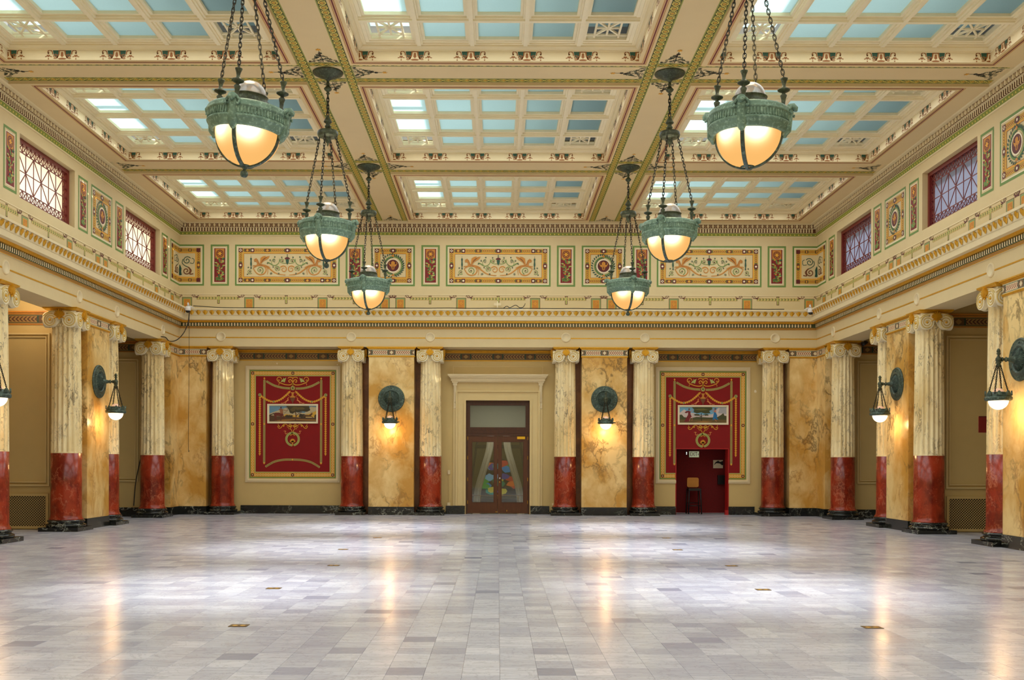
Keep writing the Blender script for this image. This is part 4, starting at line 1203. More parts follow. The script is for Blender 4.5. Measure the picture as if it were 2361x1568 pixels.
for o in cof[:9]:
    idx = cof.index(o); (y0, y1), (x0, x1) = BAYY[idx // 3], BAYX[idx % 3]; wx, wy = x1 - x0, y1 - y0
    for (nm, _k), (b0, m0) in CA.L.items():
        b = MB()
        def put(M):
            st = len(b.v); b.add(b0.v, b0.f); b.xf(M, st)
        T0 = lambda x, y: Matrix.Translation((x, y, ZC + 0.087))
        for i in range(6):
            sx = -wx / 2 + wx * i / 5
            st0 = len(b.v); put(T0(sx, wy / 2))
            if i in (0, 5):                                  # folded into the corner: only the half that lies on this face
                for k in range(st0, len(b.v)):
                    v = b.v[k]; b.v[k] = (max(v[0], -wx / 2) if i == 0 else min(v[0], wx / 2), v[1], v[2])
        for i in range(5):
            sy = -wy / 2 + wy * (i + 0.5) / 5
            put(T0(-wx / 2, sy) @ Matrix.Rotation(PI / 2, 4, 'Z')); put(T0(wx / 2, sy) @ Matrix.Rotation(-PI / 2, 4, 'Z'))
        stuff(b.build(nm, m0, o))
def filigree():
    """triangular vine sprig lying on a beam soffit, pointing along +x from the origin"""
    A = Art(0.003); rr = random.Random(8)
    for i in range(54):
        u = rr.random() ** 1.5; x = u * 0.40; h = 0.27 * (1 - u)
        z = rr.uniform(-h, h); r = rr.uniform(0.015, 0.04)
        A.stroke('vine', flat('vine_teal', (52, 72, 56)), spiral((x, z), r, 0.006, rr.uniform(0, 6), rr.choice((-1, 1)) * 1.2, 9), 0.010)
    for i in range(9): A.disc('berry', DREDP, (0.05 + i * 0.045, rr.uniform(-0.05, 0.05) * (1 - i / 9)), 0.010, 6)
    A.stroke('vine', flat('vine_teal', (52, 72, 56)), [(0, 0), (0.5, 0)], 0.012)
    for i in range(6): A.leaf('flower', GOLDP, (0.54, 0), i * PI / 3, 0.055, 0.022, 3)
    return A
FA = filigree()
for (nm, _k), (b0, m0) in FA.L.items():
    b = MB()
    base = Matrix.Rotation(PI / 2, 4, 'X') @ Matrix.Identity(4)       # lay the wall plane (x,z) flat, facing down
    for yb in YB[2:]:
        for xb in (-XB, XB):
            for k in range(4):
                st = len(b.v); b.add(b0.v, b0.f)
                M = Matrix.Translation((xb, yb, ZR)) @ Matrix.Rotation(k * PI / 2, 4, 'Z') @ Matrix.Translation((0.47, 0, 0)) @ base
                b.xf(M, st)
        for sg in (-1, 1):
            st = len(b.v); b.add(b0.v, b0.f)
            b.xf(Matrix.Translation((sg * 8.86, yb, ZR)) @ Matrix.Rotation(PI if sg > 0 else 0, 4, 'Z') @ base, st)
    for xb in (-XB, XB):
        st = len(b.v); b.add(b0.v, b0.f)
        b.xf(Matrix.Translation((xb, 29.55, ZR)) @ Matrix.Rotation(-PI / 2, 4, 'Z') @ base, st)
    stuff(b.build(nm, m0, ceil_o))

# ------------------------------------------------------------------ murals
def mural(cx, label, notch, scene_fn):
    t = thing('mural', label, 'mural', (cx, YW, 0), 0, 'red wall murals')
    A = Art(0.004)
    nx0, nx1, nz = (D2[0] - cx, D2[1] - cx, D2[3]) if notch else (9, 9, -9)
    def clip_rects(x0, x1, z0, z1):
        if not notch or z0 >= nz: return [(x0, x1, z0, z1)]
        out = []
        if z1 > nz: out.append((x0, x1, nz, z1))
        zt = min(z1, nz)
        if x0 < nx0: out.append((x0, min(x1, nx0), z0, zt))
        if x1 > nx1: out.append((max(x0, nx1), x1, z0, zt))
        return [r for r in out if r[1] - r[0] > 1e-4]
    # raised plaster frame
    m = MB()
    for (o, tk, p) in ((0.0, 0.04, 0.03), (0.04, 0.035, 0.05), (0.075, 0.03, 0.03)):
        X, Z0, Z1 = 1.395 - o, 0.925 + o, 4.37 - o
        for (a, c, d, e) in ((-X, X, Z1 - tk, Z1), (-X, -X + tk, Z0 + tk, Z1 - tk), (X - tk, X, Z0 + tk, Z1 - tk)): m.box(a, c, -p, 0, d, e)
        for (a, c, d, e) in clip_rects(-X, X, Z0, Z0 + tk): m.box(a, c, -p, 0, d, e)
    m.build('plaster_frame', CREAML, t)
    def R(nm, mt, x0, x1, z0, z1):
        for r in clip_rects(x0, x1, z0, z1): A.rect(nm, mt, *r)
    R('green_line', GREENP, -1.28, 1.28, 1.055, 4.245)
    R('border_ground', flat('border_gold', (214, 152, 44)), -1.245, 1.245, 1.086, 4.212)
    R('sage_line', SAGEP, -1.13, 1.13, 1.205, 4.10)
    R('red_field', REDP, -1.095, 1.095, 1.236, 4.068)
    # guilloche of small links on the gold border
    L1, L2 = flat('border_light', (244, 206, 120)), flat('border_dark', (190, 118, 30))
    def link_at(x, z):
        if notch and z < nz and nx0 - 0.03 < x < nx1 + 0.03: return
        A.disc('border_links', L1, (x, z), 0.034, 8); A.disc('border_dots', L2, (x, z), 0.017, 6)
    n = 30
    for i in range(n + 1):
        x = -1.188 + 2.376 * i / n; link_at(x, 4.156); link_at(x, 1.145)
    n = 38
    for i in range(1, n):
        z = 1.145 + 3.011 * i / n; link_at(-1.188, z); link_at(1.188, z)
    for (x, z) in ((-1.188, 4.156), (0, 4.156), (1.188, 4.156), (-1.188, 2.65), (1.188, 2.65), (-1.188, 1.145), (1.188, 1.145), (0, 1.145)):
        if notch and z < nz and abs(x) < 0.5: continue
        A.disc('border_medallion', DREDP, (x, z), 0.047, 14); A.disc('border_eye', L1, (x, z), 0.020, 8)
    def Z(p): return ((p[0] / 9.388 + 550 - 673.8) / 78.0, (1066.4 - (p[1] / 9.388 + 820)) / 78.0 + EYE)
    def ZL(l): return [Z(p) for p in l]
    def garland(pts, w, n, col, nm, bell=False):
        """a rope of overlapping leaves or bell flowers along a path"""
        P = smooth(pts, 8); d = [0]
        for i in range(1, len(P)): d.append(d[-1] + math.dist(P[i], P[i - 1]))
        j = 0
        for k in range(n):
            s_ = d[-1] * (k + 0.5) / n
            while j < len(P) - 2 and d[j + 1] < s_: j += 1
            f = (s_ - d[j]) / max(1e-6, d[j + 1] - d[j]); p = (P[j][0] + (P[j + 1][0] - P[j][0]) * f, P[j][1] + (P[j + 1][1] - P[j][1]) * f)
            a = math.atan2(P[j + 1][1] - P[j][1], P[j + 1][0] - P[j][0])
            if notch and p[1] < nz + 0.02 and nx0 - 0.02 < p[0] < nx1 + 0.02: continue
            if bell:
                q = lambda u, v: (p[0] + u * math.cos(a) - v * math.sin(a), p[1] + u * math.sin(a) + v * math.cos(a))
                A.fill(nm, col, [q(-w * .7, 0), q(w * .4, w * .55), q(w * .75, w * .5), q(w * .75, -w * .5), q(w * .4, -w * .55)])
            else:
                for s2 in (1, -1): A.leaf(nm, col, p, a + s2 * 0.75, w, w * 0.42, 3)
    xl, xr = Z((546, 0))[0], Z((1778, 0))[0]
    for x in (xl, xr):
        garland([(x, 3.98), (x, 3.0), (x, 1.52 if not notch else 1.52)], 0.052, 74, SAGEP, 'leaf_garland')
        A.fill('gold_stud', GOLDP, [(x - .03, 4.0), (x, 3.965), (x + .03, 4.0), (x, 4.035)])
        for zz in (2.65, 1.49): A.fill('gold_stud', GOLDP, [(x - .03, zz), (x, zz - .035), (x + .03, zz), (x, zz + .035)])
    garland(ZL([(575, 545), (750, 640), (930, 690), (1090, 705)]), 0.05, 24, SAGEP, 'leaf_garland')
    garland(ZL([(1750, 560), (1580, 650), (1400, 700), (1235, 710)]), 0.05, 24, SAGEP, 'leaf_garland')
    if not notch:
        zz = lambda y: (1066.4 - (y / 9.388 + 960)) / 78.0 + EYE; xx = lambda x: (x / 9.388 + 550 - 673.8) / 78.0
        garland([(xx(560), zz(1100)), (xx(760), zz(985)), (xx(960), zz(940)), (xx(1150), zz(935))], 0.05, 25, SAGEP, 'leaf_garland')
        garland([(xx(1765), zz(1110)), (xx(1570), zz(995)), (xx(1370), zz(945)), (xx(1170), zz(935))], 0.05, 25, SAGEP, 'leaf_garland')
        A.fill('gold_stud', GOLDP, [(xx(1160) - .03, zz(938)), (xx(1160), zz(938) - .03), (xx(1160) + .03, zz(938)), (xx(1160), zz(938) + .03)])
    # festoons of bell flowers with rosettes
    for m in (0, 1):
        q = (lambda l: ZL(l)) if m == 0 else (lambda l: [(-p[0] + 2 * Z((1162, 0))[0], p[1]) for p in ZL(l)])
        garland(q([(1110, 760), (1010, 860), (890, 950), (750, 995), (620, 965), (480, 880)]), 0.06, 16, GOLDP, 'bell_festoon', True)
        x, z0 = q([(449, 900)])[0]; z1 = (1066.4 - (850 / 9.388 + 960)) / 78.0 + EYE
        garland([(x, z1), (x, (z0 + z1) / 2), (x, z0)], 0.058, 26, GOLDP, 'bell_drop', True)
        for i in range(8): A.leaf('rosette', SAGEP, q([(449, 848)])[0], i * PI / 4, 0.055, 0.03, 3)
        A.disc('rosette_heart', BROWNP, q([(449, 848)])[0], 0.013, 8)
        A.disc('rosette', SAGEP, q([(749, 995)])[0], 0.028, 10); A.disc('rosette_heart', DGREENP, q([(749, 995)])[0], 0.014, 8)
        # crest scrolls
        tp = lambda a, c: (lambda tt: a + (c - a) * tt)
        A.stroke('crest_scroll', GOLDP, q(smooth([(1160, 640), (1150, 560), (1110, 515), (1075, 540), (1090, 575), (1115, 560)])), tp(.026, .018))
        A.stroke('crest_scroll', GOLDP, q(smooth([(1155, 600), (1100, 630), (1000, 625), (900, 590), (850, 560), (818, 510), (850, 465), (905, 475), (915, 510)])), tp(.024, .018))
        A.stroke('crest_scroll', GOLDP, q(smooth([(1160, 490), (1130, 468), (1080, 468), (1055, 490)])), 0.02)
        A.stroke('crest_scroll', OCHREP, q(spiral((862, 535), 26, 5, 1.5, 1.4)), 0.018); A.stroke('crest_scroll', OCHREP, q(smooth([(885, 590), (862, 610), (862, 640)])), 0.018)
        A.fill('crest_leaf', SAGEP, q([(900, 570), (925, 520), (955, 510), (955, 470), (975, 500), (1020, 470), (1000, 540), (985, 580), (950, 562)]))
        # ribbons beside the vase
        A.stroke('ribbon', flat('ribbon_peach', (226, 140, 70)), q(smooth([(1080, 905), (1050, 930), (1070, 960), (1030, 985), (1000, 1035)])), 0.016)
        A.stroke('ribbon', flat('ribbon_peach', (226, 140, 70)), q(smooth([(1060, 950), (1010, 990), (960, 1025), (910, 1025)])), 0.016)
        A.stroke('vase_handle', OCHREP, q(smooth([(1100, 885), (1060, 850), (1050, 800), (1075, 775), (1095, 795)])), 0.013)
        # scrolls and wreath under the picture
        z2 = lambda l: [((p[0] / 9.388 + 550 - 673.8) / 78.0, (1066.4 - (p[1] / 9.388 + 960)) / 78.0 + EYE) for p in l]
        q2 = z2 if m == 0 else (lambda l: [(-p[0] + 2 * Z((1162, 0))[0], p[1]) for p in z2(l)])
        A.stroke('pendant_scroll', GOLDP, q2(smooth([(1160, 200), (1100, 225), (1050, 190), (1000, 165), (950, 190), (910, 245), (865, 255), (840, 215), (870, 205), (880, 230)])), 0.018)
        A.stroke('pendant_scroll', GOLDP, q2([(848, 158), (855, 190), (846, 215)]), 0.012)
        A.stroke('pendant_scroll', GOLDP, q2(spiral((1110, 185), 34, 8, 0, 1.3)), 0.018); A.stroke('pendant_scroll', GOLDP, q2(spiral((972, 200), 20, 5, 1.5, 1.3)), 0.014)
        A.stroke('pendant_scroll', GOLDP, q2(smooth([(1150, 210), (1110, 260), (1140, 300), (1150, 340), (1160, 380), (1110, 415)])), 0.016)
        A.stroke('pendant_scroll', OCHREP, q2(smooth([(1035, 215), (1075, 250), (1090, 280)])), 0.02)
        A.stroke('ribbon', flat('ribbon_peach', (226, 140, 70)), q2(smooth([(970, 318), (1015, 318), (1000, 345), (1015, 380), (1050, 355)])), 0.015)
    wc = (Z((1162, 0))[0], (1066.4 - (490 / 9.388 + 960)) / 78.0 + EYE); wr = 0.182
    for i in range(40):
        a = 2 * PI * i / 40
        for k in (-1, 1): A.leaf('laurel_wreath', SAGEP, (wc[0] + wr * math.cos(a), wc[1] + wr * math.sin(a)), a + (PI / 2 if math.cos(a) > 0 else -PI / 2) + k * 0.7, 0.055, 0.026, 3)
    for i in range(9): A.leaf('palmette', GOLDP, (wc[0], wc[1] - 0.10), PI / 2 + (i - 4) * 0.3, 0.13 - 0.008 * abs(i - 4), 0.028, 3)
    A.rect('palmette', OCHREP, wc[0] - 0.02, wc[0] + 0.02, wc[1] - 0.19, wc[1] - 0.09)
    for i in range(9): A.leaf('rosette', SAGEP, Z((1162, 700)), i * 2 * PI / 9, 0.075, 0.036, 3)
    A.disc('rosette_heart', DREDP, Z((1162, 700)), 0.016, 8)
    A.stroke('crest_scroll', GOLDP, ZL([(1162, 460), (1162, 660)]), 0.014)
    # vase
    A.fill('vase', OCHREP, ZL([(1110, 790), (1212, 790), (1185, 815), (1180, 860), (1215, 885), (1222, 905), (1100, 905), (1108, 885), (1140, 860), (1138, 815)]))
    A.fill('vase_bowl', BROWNP, ZL([(1105, 908), (1218, 908), (1200, 965), (1175, 1000), (1170, 1035), (1152, 1035), (1148, 1000), (1122, 965)]))
    # the framed picture
    x0, z1 = Z((615, 1045)); x1, z0 = Z((1712, 1465))
    m = MB(); frame_rect(m, x0, x1, z0, z1, 0.03, -0.045, -0.004); frame_rect(m, x0 + .03, x1 - .03, z0 + .03, z1 - .03, 0.024, -0.03, -0.004)
    fo = m.build('picture_frame', WHITEP, t)
    B = Art(0.008); px0, px1, pz0, pz1 = x0 + 0.05, x1 - 0.05, z0 + 0.05, z1 - 0.05
    def Q(l): return [(px0 + (px1 - px0) * u, pz0 + (pz1 - pz0) * v) for u, v in l]
    scene_fn(B, Q)
    for nm, me in A.meshes(): link(nm, me, t)
    pic = None
    for nm, me in B.meshes():
        if pic is None: pic = link('picture', me, t)
        else: link(nm, me, pic)
    return t
def F_(n, c): return flat('picture_' + n, c, 0.6, vary=0.14, scale=18)
def blob(cx, cz, rx, rz, seed, n=22, rough=0.25):
    r = random.Random(seed); return [(cx + rx * (1 + r.uniform(-rough, rough)) * math.cos(2 * PI * i / n), cz + rz * (1 + r.uniform(-rough, rough)) * math.sin(2 * PI * i / n)) for i in range(n)]
def hunt(B, Q):
    f = lambda nm, c, pts: B.fill(nm, c, Q(pts))
    s_ = lambda nm, c, pts, w: B.stroke(nm, c, Q(pts), w)
    f('sky', F_('sky', (104, 142, 160)), [(0, 0), (1, 0), (1, 1), (0, 1)])
    f('evening_cloud', F_('cloud', (186, 168, 128)), [(0.0, 0.5), (0.2, 0.72), (0.38, 0.9), (0.5, 0.6), (0.75, 0.55), (0.88, 0.95), (1, 0.9), (1, 0.2), (0, 0.3)])
    f('yellow_light', F_('yellow', (206, 160, 52)), [(0.28, 0.3), (0.34, 0.48), (0.52, 0.42), (0.7, 0.4), (0.9, 0.55), (1, 0.7), (1, 0.28)])
    f('ground', F_('ground', (86, 56, 26)), [(0, 0), (1, 0), (1, 0.24), (0.7, 0.26), (0.4, 0.32), (0.16, 0.34), (0, 0.42)])
    f('path', F_('path', (150, 104, 40)), [(0.1, 0.06), (0.3, 0.02), (0.55, 0.1), (1, 0.06), (1, 0.13), (0.6, 0.17), (0.3, 0.14)])
    f('bush', F_('bush', (58, 46, 22)), blob(0.42, 0.33, 0.09, 0.1, 1)); f('bush', F_('bush', (58, 46, 22)), blob(0.70, 0.36, 0.08, 0.13, 2)); f('bush', F_('bush', (58, 46, 22)), blob(0.985, 0.3, 0.03, 0.16, 3, 22, .08))
    s_('trunk', F_('trunk', (92, 60, 30)), [(0.555, 0.08), (0.57, 0.3), (0.565, 0.5), (0.55, 0.62)], 0.03); s_('trunk', F_('trunk', (92, 60, 30)), [(0.57, 0.36), (0.63, 0.52), (0.7, 0.62)], 0.018)
    f('crown', F_('crown', (62, 52, 22)), [(0.36, 0.99), (0.42, 0.72), (0.44, 0.55), (0.5, 0.5), (0.55, 0.62), (0.62, 0.58), (0.7, 0.66), (0.8, 0.62), (0.87, 0.72), (0.84, 0.99)])
    f('crown_light', F_('crown_light', (96, 78, 32)), blob(0.62, 0.84, 0.14, 0.09, 4)); f('crown_light', F_('crown_light', (96, 78, 32)), blob(0.50, 0.74, 0.05, 0.08, 5))
    C1 = F_('chestnut', (104, 40, 20)); C2 = F_('skin', (150, 92, 54))
    f('archer_horse_body', C1, [(0.10, 0.50), (0.13, 0.56), (0.20, 0.57), (0.24, 0.55), (0.29, 0.52), (0.31, 0.40), (0.27, 0.33), (0.18, 0.36), (0.12, 0.34), (0.10, 0.40)])
    for l in ([(0.115, 0.40), (0.13, 0.24), (0.105, 0.06)], [(0.14, 0.38), (0.145, 0.24), (0.165, 0.07)], [(0.25, 0.38), (0.255, 0.22), (0.245, 0.06)], [(0.28, 0.40), (0.325, 0.27), (0.295, 0.15)]): s_('archer_horse_legs', C1, l, 0.024)
    s_('archer_tail', F_('dark', (40, 24, 14)), smooth([(0.11, 0.53), (0.06, 0.46), (0.02, 0.42), (0.0, 0.36)]), 0.02)
    f('archer', C2, [(0.24, 0.5), (0.225, 0.68), (0.23, 0.80), (0.26, 0.82), (0.29, 0.76), (0.30, 0.52)]); B.disc('archer_head', F_('hair', (84, 40, 22)), Q([(0.25, 0.88)])[0], 0.024, 10)
    s_('archer', C2, [(0.24, 0.79), (0.20, 0.77), (0.22, 0.73)], 0.014); s_('archer', C2, [(0.28, 0.76), (0.34, 0.71), (0.385, 0.71)], 0.014)
    s_('bow', F_('dark', (40, 24, 14)), smooth([(0.35, 0.94), (0.385, 0.82), (0.39, 0.70), (0.35, 0.60), (0.315, 0.53)]), 0.008)
    C3 = F_('deer', (92, 60, 26))
    f('deer', C3, [(0.72, 0.40), (0.76, 0.44), (0.84, 0.42), (0.88, 0.50), (0.905, 0.54), (0.925, 0.49), (0.90, 0.42), (0.88, 0.33), (0.80, 0.32), (0.74, 0.33)])
    for l in ([(0.75, 0.36), (0.70, 0.30)], [(0.76, 0.35), (0.72, 0.28)], [(0.87, 0.36), (0.93, 0.28)], [(0.88, 0.35), (0.94, 0.24)]): s_('deer_legs', C3, l, 0.011)
    s_('antlers', F_('dark', (40, 24, 14)), [(0.90, 0.54), (0.885, 0.63)], 0.006); s_('antlers', F_('dark', (40, 24, 14)), [(0.905, 0.54), (0.93, 0.64)], 0.006)
def dance(B, Q):
    f = lambda nm, c, pts: B.fill(nm, c, Q(pts))
    s_ = lambda nm, c, pts, w: B.stroke(nm, c, Q(pts), w)
    f('sky', F_('blue_sky', (112, 166, 190)), [(0, 0), (1, 0), (1, 1), (0, 1)])
    f('cloud', F_('white_cloud', (206, 190, 180)), [(0, 0.3), (0, 0.62), (0.10, 0.84), (0.2, 0.66), (0.3, 0.62), (0.45, 0.5), (0.7, 0.55), (0.82, 0.95), (1, 0.98), (1, 0.3)])
    f('cloud_shade', F_('grey_cloud', (166, 164, 164)), [(0.82, 0.62), (0.86, 0.96), (1, 0.98), (1, 0.55)])
    f('hills', F_('hills', (70, 72, 34)), [(0, 0.1), (0, 0.5), (0.05, 0.52), (0.10, 0.36), (0.25, 0.30), (0.36, 0.38), (0.5, 0.36), (0.64, 0.34), (0.8, 0.36), (0.88, 0.5), (0.93, 0.62), (0.955, 0.46), (1, 0.44), (1, 0.1)])
    f('meadow', F_('meadow', (104, 82, 36)), [(0, 0), (1, 0), (1, 0.20), (0.6, 0.24), (0.3, 0.2), (0, 0.22)])
    f('path', F_('path', (150, 104, 40)), [(0.3, 0.04), (0.55, 0.02), (0.7, 0.08), (0.5, 0.14)])
    s_('trunk', F_('dark_trunk', (56, 40, 22)), [(0.47, 0.12), (0.465, 0.3), (0.46, 0.5), (0.47, 0.6)], 0.026); s_('trunk', F_('dark_trunk', (56, 40, 22)), [(0.46, 0.4), (0.53, 0.52)], 0.014); s_('trunk', F_('dark_trunk', (56, 40, 22)), [(0.46, 0.38), (0.38, 0.52)], 0.014)
    f('crown', F_('green_crown', (64, 66, 22)), [(0.26, 0.99), (0.31, 0.84), (0.30, 0.68), (0.37, 0.60), (0.46, 0.66), (0.55, 0.58), (0.66, 0.62), (0.63, 0.74), (0.70, 0.86), (0.69, 0.99)])
    f('crown_light', F_('green_crown_light', (98, 92, 34)), blob(0.46, 0.84, 0.12, 0.06, 6)); f('crown', F_('green_crown', (64, 66, 22)), blob(0.37, 0.5, 0.06, 0.06, 7)); f('crown', F_('green_crown', (64, 66, 22)), blob(0.57, 0.5, 0.05, 0.05, 8))
    SK = F_('rosy_skin', (196, 120, 92)); RD = F_('crimson_dress', (116, 22, 28)); BL = F_('blue_dress', (30, 110, 160))
    f('red_dancer', RD, [(0.10, 0.06), (0.15, 0.34), (0.18, 0.5), (0.185, 0.66), (0.14, 0.6), (0.11, 0.64), (0.14, 0.73), (0.20, 0.77), (0.235, 0.70), (0.235, 0.55), (0.26, 0.40), (0.22, 0.26), (0.20, 0.08)])
    s_('dancer_limbs', SK, [(0.225, 0.72), (0.265, 0.73), (0.28, 0.86)], 0.012); s_('dancer_limbs', SK, [(0.25, 0.38), (0.275, 0.32), (0.265, 0.14)], 0.012); s_('dancer_limbs', SK, [(0.23, 0.30), (0.21, 0.12)], 0.012)
    B.disc('dancer_head', F_('brown_hair', (110, 56, 36)), Q([(0.205, 0.86)])[0], 0.026, 10)
    f('blue_dancer', BL, [(0.70, 0.18), (0.715, 0.4), (0.725, 0.58), (0.73, 0.68), (0.77, 0.66), (0.785, 0.55), (0.80, 0.46), (0.79, 0.34), (0.825, 0.2), (0.78, 0.22), (0.75, 0.3), (0.73, 0.2)])
    s_('dancer_limbs', SK, [(0.735, 0.32), (0.755, 0.2), (0.79, 0.1)], 0.013); s_('dancer_limbs', SK, [(0.735, 0.72), (0.70, 0.74), (0.70, 0.86), (0.73, 0.85)], 0.012)
    f('dancer_limbs', SK, [(0.73, 0.66), (0.735, 0.8), (0.775, 0.8), (0.775, 0.66)]); B.disc('dancer_head', F_('brown_hair', (110, 56, 36)), Q([(0.76, 0.88)])[0], 0.026, 10)
mural(-6.07, 'red mural with gold border around a picture of a centaur hunting a deer', False, hunt)
mural(6.07, 'red mural with a picture of two dancers, cut through by a doorway', True, dance)
# ------------------------------------------------------------------ main door
def wood_mat(name, a, b):
    g = G(name); p = g.mapping(g.pos(), (9.0, 9.0, 0.7))
    nz = g.noise(p, 3.0, 5.0, 0.6, 0.4)
    return g.surf(g.mix(nz, lin(a), lin(b)), 0.35)
DOORW = wood_mat('mahogany', (68, 34, 11), (104, 56, 20))
DARKW = wood_mat('dark_frame_wood', (50, 24, 10), (88, 46, 18))
BRASS = flat('brass', (200, 150, 50), 0.3, 0.8)
YELLOWM = flat('yellow_metal', (232, 178, 30), 0.4, 0.3)
d1 = struct(link('door_1', None, None, (0, YW, 0)))
DY = 0.14                                    # the door stands this far behind the wall face
m = MB()
for s in (-1, 1): m.box(*sorted((s * 0.955, s * 0.90)), DY - 0.03, DY + 0.08, 0, 3.375)
m.box(-0.90, 0.90, DY - 0.03, DY + 0.08, 3.30, 3.375); m.box(-0.90, 0.90, DY - 0.04, DY + 0.09, 2.32, 2.50); m.box(-0.90, 0.90, DY - 0.055, DY, 2.40, 2.46)
m.build('frame', DARKW, d1)
m = MB(); frame_rect(m, -0.90, 0.90, 2.50, 3.30, 0.075, DY - 0.02, DY + 0.04); tr_ = m.build('transom', DARKW, d1)
MB().box(-0.83, 0.83, DY + 0.005, DY + 0.015, 2.57, 3.23).build('pane', FROSTG, tr_)
for s in (-1, 1):
    m = MB(); a, c = sorted((s * 0.004, s * 0.895))
    i0, i1 = (a + 0.115 if s > 0 else a + 0.135), (c - 0.135 if s > 0 else c - 0.115)
    y0, y1 = DY - 0.01, DY + 0.04
    m.box(a, i0, y0, y1, 0.02, 2.315); m.box(i1, c, y0, y1, 0.02, 2.315); m.box(i0, i1, y0, y1, 0.02, 0.345); m.box(i0, i1, y0, y1, 2.14, 2.315)
    lf = m.build('door_leaf', DOORW, d1)
    MB().box(i0 - .01, i1 + .01, DY + 0.012, DY + 0.020, 0.335, 2.15).build('pane', DOORG, lf)
    b = MB(); frame_rect(b, i0 - 0.012, i1 + 0.012, 0.333, 2.152, 0.016, y0 - 0.008, y0); b.build('glazing_bead', DARKW, lf)
    for z in (0.3, 0.98, 1.62, 2.2): MB().box(*sorted((s * 0.885, s * 0.905)), y0 - 0.012, y0, z, z + 0.10).build('hinge', BRASS, lf)
    if s > 0:
        MB().box(0.575, 0.81, y0 - 0.06, y0, 2.225, 2.30).build('door_closer', YELLOWM, lf)
        k = MB().sphere((0.065, y0 - 0.05, 1.06), 0.030, 14, 10); k.tube([(0.065, y0, 1.06), (0.065, y0 - 0.05, 1.06)], 0.012, 8); k.build('knob', flat('nickel', (220, 216, 205), 0.2, 0.9), lf)
        MB().lathe([(1e-4, -0.03), (0.018, -0.03), (0.024, -0.01), (0.024, 0)], 14, (0.06, y0, 0.945), 'y').build('lock', BRASS, lf)
        MB().box(0.265, 0.285, y0 - 0.02, y0, 0.075, 0.12).build('foot_bolt', BRASS, lf)
    else: MB().box(-0.06, 0.0, y0 - 0.02, y0, 0.05, 0.07).build('foot_bolt', BRASS, lf)
# plaster surround: stepped architrave, cornice on two brackets
m = MB()
for (o, w_, p) in ((0.945, 0.06, 0.05), (1.005, 0.19, 0.02), (1.195, 0.05, 0.07), (1.245, 0.075, 0.03)):
    for s in (-1, 1): m.box(*sorted((s * o, s * (o + w_))), -p, 0, 0.25, 3.365 + (o - 0.945) if o < 1.2 else 3.63)
    m.box(-o - w_, o + w_, -p, 0, 3.375 + (o - 0.955), 3.375 + (o - 0.955) + w_) if o < 1.2 else None
m.box(-1.32, 1.32, -0.012, 0, 3.66, 4.0)
m.box(-1.33, 1.33, -0.008, 0, 4.36, 4.375); m.box(-1.33, -1.315, -0.008, 0, 4.1, 4.36); m.box(1.315, 1.33, -0.008, 0, 4.1, 4.36)
for s in (-1, 1):
    m.box(*sorted((s * 0.945, s * 0.952)), -0.0, DY - 0.03, 0, 3.375)
m.build('casing', OCHREL, d1)
m = MB()
for (hx, z0, z1, p) in ((1.36, 3.90, 3.935, 0.14), (1.385, 3.935, 4.0, 0.18), (1.41, 4.0, 4.03, 0.22), (1.435, 4.03, 4.065, 0.255), (1.46, 4.065, 4.095, 0.285), (1.475, 4.095, 4.12, 0.30)):
    m.box(-hx, hx, -p, 0, z0, z1)
m.build('cornice', CREAML, d1)
for s in (-1, 1):
    m = MB(); x = s * 1.265
    m.box(x - 0.085, x + 0.085, -0.13, 0, 3.87, 3.90); m.box(x - 0.062, x + 0.062, -0.11, 0, 3.80, 3.87)
    prof = [(-0.0, 3.10), (-0.03, 3.11), (-0.05, 3.15), (-0.03, 3.19), (-0.045, 3.24), (-0.055, 3.27), (-0.035, 3.31), (-0.05, 3.5), (-0.08, 3.7), (-0.10, 3.80), (0.0, 3.80)]
    vs = [(x - 0.042, a, z) for a, z in prof] + [(x + 0.042, a, z) for a, z in prof]; n = len(prof)
    m.add(vs, [tuple(range(n)), tuple(range(2 * n - 1, n - 1, -1))] + [(i, i + n, (i + 1) % n + n, (i + 1) % n) for i in range(n)])
    m.box(x - 0.012, x + 0.012, -0.105, 0, 3.32, 3.79)
    m.build('bracket', CREAML, d1)
# corridor seen through the door glass
OLIVE = flat('corridor_paint', (116, 106, 56), 0.7)
m = MB(); y0, y1 = YW + 0.30, 35.5
m.box(-2.1, -1.7, y0, y1, 0, 3.5); m.box(1.7, 2.1, y0, y1, 0, 3.5); m.box(-2.1, 2.1, y1, y1 + 0.2, 0, 3.5); m.box(-2.1, 2.1, y0, y1, 3.5, 3.6)
cw = struct(m.build('wall_corridor', OLIVE))
m = MB(); m.box(-1.70, -1.66, y0, y1, 0, 0.28); m.box(1.66, 1.70, y0, y1, 0, 0.28); m.box(-1.7, 1.7, y1 - 0.03, y1, 0, 0.28)
struct(m.build('baseboard_corridor', BLACKP))
MB().box(-1.7, 1.7, y0 - 0.3, y1, -0.005, 0.001).build('corridor_paving', flat('corridor_floor', (176, 174, 160), 0.15), fl)
cl = bpy.data.lights.new('corridor_fill', 'AREA'); cl.size = 1.6; cl.energy = 46; cl.color = (1, 0.95, 0.85)  # added fill lamp to brighten the corridor, no fitting built
clo = bpy.data.objects.new('corridor_fill', cl); COL.objects.link(clo); clo.location = (0, 32.5, 3.45)
dr = thing('draped_arch', 'white draped archway on black posts in the corridor behind the glass doors', 'drapery', (0.03, 33.2, 0))
IVC = flat('white_drape', (244, 232, 214), 0.8)
